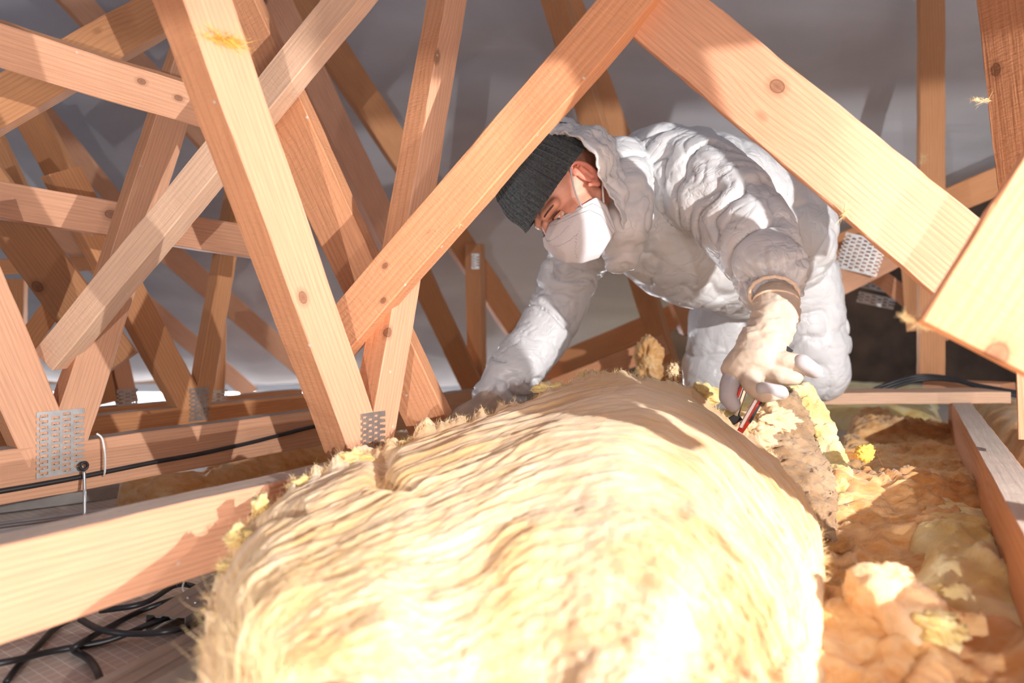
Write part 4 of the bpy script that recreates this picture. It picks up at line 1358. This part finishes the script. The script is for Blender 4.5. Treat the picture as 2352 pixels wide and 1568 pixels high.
def head_skin():
    bm = bmesh.new()
    ellipsoid_bm(bm, (-.01, 0, .035), (.098, .076, .092))       # skull
    ellipsoid_bm(bm, (.035, 0, -.03), (.062, .060, .075))       # face
    ellipsoid_bm(bm, (.062, 0, -.085), (.030, .032, .026))      # chin
    for s in (-1, 1):
        ellipsoid_bm(bm, (.052, s * .036, -.018), (.030, .024, .024))   # cheekbone
        capsule_bm(bm, (.0, s * .050, -.042), (.055, s * .020, -.085), .014, .014)   # jaw
        capsule_bm(bm, (.088, s * .020, .026), (.072, s * .052, .022), .012, .011)   # brow ridge
    capsule_bm(bm, (.095, 0, .015), (.118, 0, -.020), .010, .014)   # nose
    capsule_bm(bm, (-.02, 0, -.04), (-.035, -.02, -.09), .046, .044)    # neck
    ellipsoid_bm(bm, (.09, 0, -.05), (.018, .028, .014))
    me = fuse(bm, 0.0030, 16, 0.6)
    v = get_v(me)
    # eye sockets
    for s in (-1, 1):
        d = np.linalg.norm((v - np.array([.098, s * .033, .006])) / np.array([.02, .019, .012]), axis=1)
        v[:, 0] -= 0.010 * np.exp(-d ** 2)
    set_v(me, v)
    return me


HEAD = link('head', head_skin(), M['skin'], PERSON, Matrix.Identity(4), smooth=True)
HEAD.matrix_basis = Matrix.Translation(PERSON.location).inverted() @ HM


def hpart(name, me, mat, smooth=True, label=None):
    o = bpy.data.objects.new(name, me); COL.objects.link(o)
    me.materials.append(M[mat]) if isinstance(mat, str) else me.materials.append(mat)
    o.parent = PERSON
    o.matrix_basis = Matrix.Translation(PERSON.location).inverted() @ HM
    if smooth: me.polygons.foreach_set('use_smooth', [True] * len(me.polygons))
    if label: o['label'] = label
    return o


for s in (1, -1):
    bm = bmesh.new(); ellipsoid_bm(bm, (.0790, s * .033, .001), (.0110, .0120, .0085))
    me = bpy.data.meshes.new('eye'); bm.to_mesh(me); bm.free(); hpart('eyeball', me, 'eyew')
    bm = bmesh.new(); ellipsoid_bm(bm, (.0874, s * .0345, -.0012), (.0032, .0064, .0060))
    me = bpy.data.meshes.new('iris'); bm.to_mesh(me); bm.free(); hpart('iris', me, 'iris')
    # eyelids
    for zz, rr in ((.0095, .0028), (-.0070, .0022)):
        bm = bmesh.new()
        pts = [(.0885 - .30 * abs(t) ** 2 * .03, s * (.034 + .0165 * t), .004 + (zz - .004) * (1 - t * t) * 0.75) for t in np.linspace(-1, 1, 9)]
        for a, b in zip(pts[:-1], pts[1:]): capsule_bm(bm, a, b, rr, rr, 8, 2)
        hpart('eyelid', fuse(bm, 0.0012, 2), 'skin')
    bm = bmesh.new()
    pts = [(.0915 - .010 * t * t, s * (.034 + .020 * t), .0105 - 0.003 * t * t) for t in np.linspace(-1, 1, 7)]
    for a, b in zip(pts[:-1], pts[1:]): capsule_bm(bm, a, b, .0011, .0009, 6, 2)
    me = bpy.data.meshes.new('lash'); bm.to_mesh(me); bm.free(); hpart('eyelashes', me, 'lip')
    if s < 0: continue
    bm = bmesh.new()
    pts = [(.096 - .012 * t * t - .004 * t, s * (.036 + .020 * t), .0265 - 0.003 * t * t) for t in np.linspace(-1, 1, 7)]
    for a, b in zip(pts[:-1], pts[1:]): capsule_bm(bm, a, b, .0017, .0014, 6, 2)
    me = bpy.data.meshes.new('brow'); bm.to_mesh(me); bm.free(); hpart('eyebrow', me, 'lip')

# ear (left, towards the camera)
for s in (1, -1):
    bm = bmesh.new()
    rim_pts = []
    for t in np.linspace(-0.35, 1.25, 15):
        a = math.pi * t
        rim_pts.append((-.004 - .017 * math.sin(a) * (1 if a > 0 else .6) + .004, s * (.077 + .010 * max(0, math.sin(a))), .004 + .030 * math.cos(a)))
    for a, b in zip(rim_pts[:-1], rim_pts[1:]): capsule_bm(bm, a, b, .0042, .0042, 10, 3)
    ellipsoid_bm(bm, (-.004, s * .076, .002), (.014, .006, .024))
    ellipsoid_bm(bm, (.002, s * .079, -.026), (.008, .005, .010))
    capsule_bm(bm, (-.006, s * .081, -.012), (-.008, s * .083, .014), .0034, .0034, 10, 3)
    hpart('ear', fuse(bm, 0.0016, 3), 'ear')


# knit hat
def hat():
    na, nh = 420, 90
    vs, fs = [], []
    nr = 48
    for j in range(nh + 1):
        h = j / nh
        for i in range(na):
            a = 2 * math.pi * i / na
            ca, sa = math.cos(a), math.sin(a)
            # brim to crown: superellipse dome
            th = h * math.pi / 2 * 0.985
            rad = math.cos(th) ** 0.62
            zz = 0.030 + 0.122 * math.sin(th) ** 0.95
            rx, ry = 0.118, 0.099
            rib = abs(math.sin(a * nr / 2)) ** 0.7
            kx = 0.0085 * (rib - 0.5) * (0.25 + 0.75 * min(1, rad * 1.3))
            lump = 0.004 * mn.noise(Vector((ca * 3, sa * 3, h * 5)))
            roll = 0.003 * math.exp(-(h / 0.03) ** 2)
            R = (rad + (kx + lump + roll) / 0.1)
            x = -0.006 + rx * R * ca; y = ry * R * sa
            brim = 0.012 * ca * (1 - h)           # brim a little higher at the front
            vs.append((x, y, zz + brim + 0.001 * mn.noise(Vector((ca * 25, sa * 25, h * 9)))))
    for j in range(nh):
        for i in range(na):
            a = j * na + i; b = j * na + (i + 1) % na
            fs.append((a, b, b + na, a + na))
    c = len(vs); vs.append((-0.006, 0, 0.153))
    for i in range(na): fs.append((nh * na + i, nh * na + (i + 1) % na, c))
    me = recalc(mesh(vs, fs))
    o = hpart('knit_hat', me, 'knit', label='dark grey ribbed knit hat')
    s = o.modifiers.new('t', 'SOLIDIFY'); s.thickness = 0.004; s.offset = -1
    return o


hat()


# mask: folded respirator over nose and mouth
def mask():
    # profile ridge from nose bridge to chin in the sagittal plane
    ns, nc = 44, 60
    ridge = [(.112, .004), (.124, -.008), (.138, -.030), (.142, -.056), (.126, -.084), (.095, -.110)]
    edge = [(.096, .010, .018), (.084, -.002, .040), (.048, -.026, .064), (.024, -.040, .069), (.020, -.066, .060), (.040, -.110, .034)]
    def cr(pts, t):
        p = np.array(pts); x = np.linspace(0, 1, len(p))
        # smooth interpolation
        xs = np.linspace(0, 1, 200); q = np.stack([np.interp(xs, x, p[:, k]) for k in range(p.shape[1])], 1)
        for _ in range(12): q[1:-1] = (q[:-2] + q[1:-1] * 2 + q[2:]) / 4
        return np.array([np.interp(t, xs, q[:, k]) for k in range(p.shape[1])])
    vs, fs = [], []
    for i in range(ns + 1):
        t = i / ns
        R = cr(ridge, t); E = cr(edge, t)
        for j in range(nc + 1):
            s = -1 + 2 * j / nc
            a = abs(s)
            x = R[0] * (1 - a) + E[0] * a + 0.027 * math.sin(math.pi * a) * (0.4 + 0.6 * math.sin(math.pi * t))
            z = R[1] * (1 - a) + E[1] * a
            y = math.copysign(1, s) * E[2] * (a ** 0.9)
            x += 0.0012 * mn.noise(Vector((x * 60, y * 60, z * 60)))
            vs.append((x, y, z))
    for i in range(ns):
        for j in range(nc):
            q = i * (nc + 1) + j
            fs.append((q, q + 1, q + nc + 2, q + nc + 1))
    me = recalc(mesh(vs, fs))
    o = hpart('face_mask', me, 'mask', label='white folded face mask')
    sd = o.modifiers.new('t', 'SOLIDIFY'); sd.thickness = 0.0016; sd.offset = 1
    V = np.array(vs).reshape(ns + 1, nc + 1, 3)
    # weld dots along the border and diagonal seams
    bm = bmesh.new()
    def dots(line, n):
        line = np.array(line)
        d = np.r_[0, np.cumsum(np.linalg.norm(np.diff(line, axis=0), axis=1))]
        for t in np.linspace(0, d[-1], n):
            p = [np.interp(t, d, line[:, k]) for k in range(3)]
            c = np.array(p); o2 = c - np.array([.03, 0, -.05]); c = c + o2 / np.linalg.norm(o2) * 0.0026
            bmesh.ops.create_icosphere(bm, subdivisions=1, radius=0.0009, matrix=Matrix.Translation(c))
    for side in (nc - 2, nc - 4, 2, 4):
        dots([V[i, side] for i in range(1, ns)], 60)
    dots([V[int(6 + 10 * k / 20), int(nc / 2 + 6 + 16 * k / 20)] for k in range(21)], 20)
    dots([V[int(14 + 12 * k / 20), int(nc - 22 + 10 * k / 20)] for k in range(21)], 20)
    dots([V[int(32 - 6 * k / 20), int(nc / 2 + 5 + 14 * k / 20)] for k in range(21)], 16)
    me = bpy.data.meshes.new('dots'); bm.to_mesh(me); bm.free()
    so_ = hpart('mask_stitching', me, 'stitch'); so_['kind'] = 'stuff'
    # loops behind the ear
    def loop(pts):
        bm = bmesh.new()
        out = [Vector(p) for p in pts]
        q = []
        for i in range(len(out) - 1):
            p0 = out[max(0, i - 1)]; p1 = out[i]; p2 = out[i + 1]; p3 = out[min(len(out) - 1, i + 2)]
            for k in range(6):
                t = k / 6
                q.append(0.5 * ((2 * p1) + (-p0 + p2) * t + (2 * p0 - 5 * p1 + 4 * p2 - p3) * t * t + (-p0 + 3 * p1 - 3 * p2 + p3) * t ** 3))
        q.append(out[-1])
        for a, b in zip(q[:-1], q[1:]): capsule_bm(bm, a, b, .0019, .0019, 8, 2)
        me = bpy.data.meshes.new('loop'); bm.to_mesh(me); bm.free()
        hpart('ear_loop', me, 'mask')
    for s in (1, -1):
        loop([(.057, s * .066, -.026), (.052, s * .069, -.016), (.040, s * .074, 0.002), (.022, s * .082, .020), (.004, s * .085, .034)])
        loop([(.024, s * .070, -.058), (.008, s * .076, -.046), (-.010, s * .083, -.034)])


mask()


# hood: crumpled shell behind the head
def hood():
    na, nt = 150, 60
    vs, fs = [], []
    axis = Vector((-0.86, 0.0, -0.28)).normalized()    # local: back and down
    x = axis.orthogonal().normalized(); y = axis.cross(x)
    for j in range(nt + 1):
        th = math.radians(87) * (j / nt)
        for i in range(na):
            a = 2 * math.pi * i / na
            d = axis * math.cos(th) + (x * math.cos(a) + y * math.sin(a)) * math.sin(th)
            e = j / nt
            r = 0.120 + 0.010 * math.sin(a * 5 + 1.2) * e + 0.014 * mn.fractal(d * 2.4, 1, 2, 3) + 0.008 * (1 - abs(mn.noise(d * 7)) * 2) + 0.006 * math.sin(e * 14 + 3 * mn.noise(d * 2))
            r *= 1 + 0.10 * e ** 3
            p = d * r
            vs.append((p.x + 0.0, p.y * 0.92, p.z * 1.0 + 0.025))
    for j in range(nt):
        for i in range(na):
            q = j * na + i; b = j * na + (i + 1) % na
            fs.append((q, b, b + na, q + na))
    me = recalc(mesh(vs, fs))
    o = hpart('hood', me, 'suit', label='crumpled white hood pushed back off the hat')
    s = o.modifiers.new('t', 'SOLIDIFY'); s.thickness = 0.003; s.offset = 1


hood()
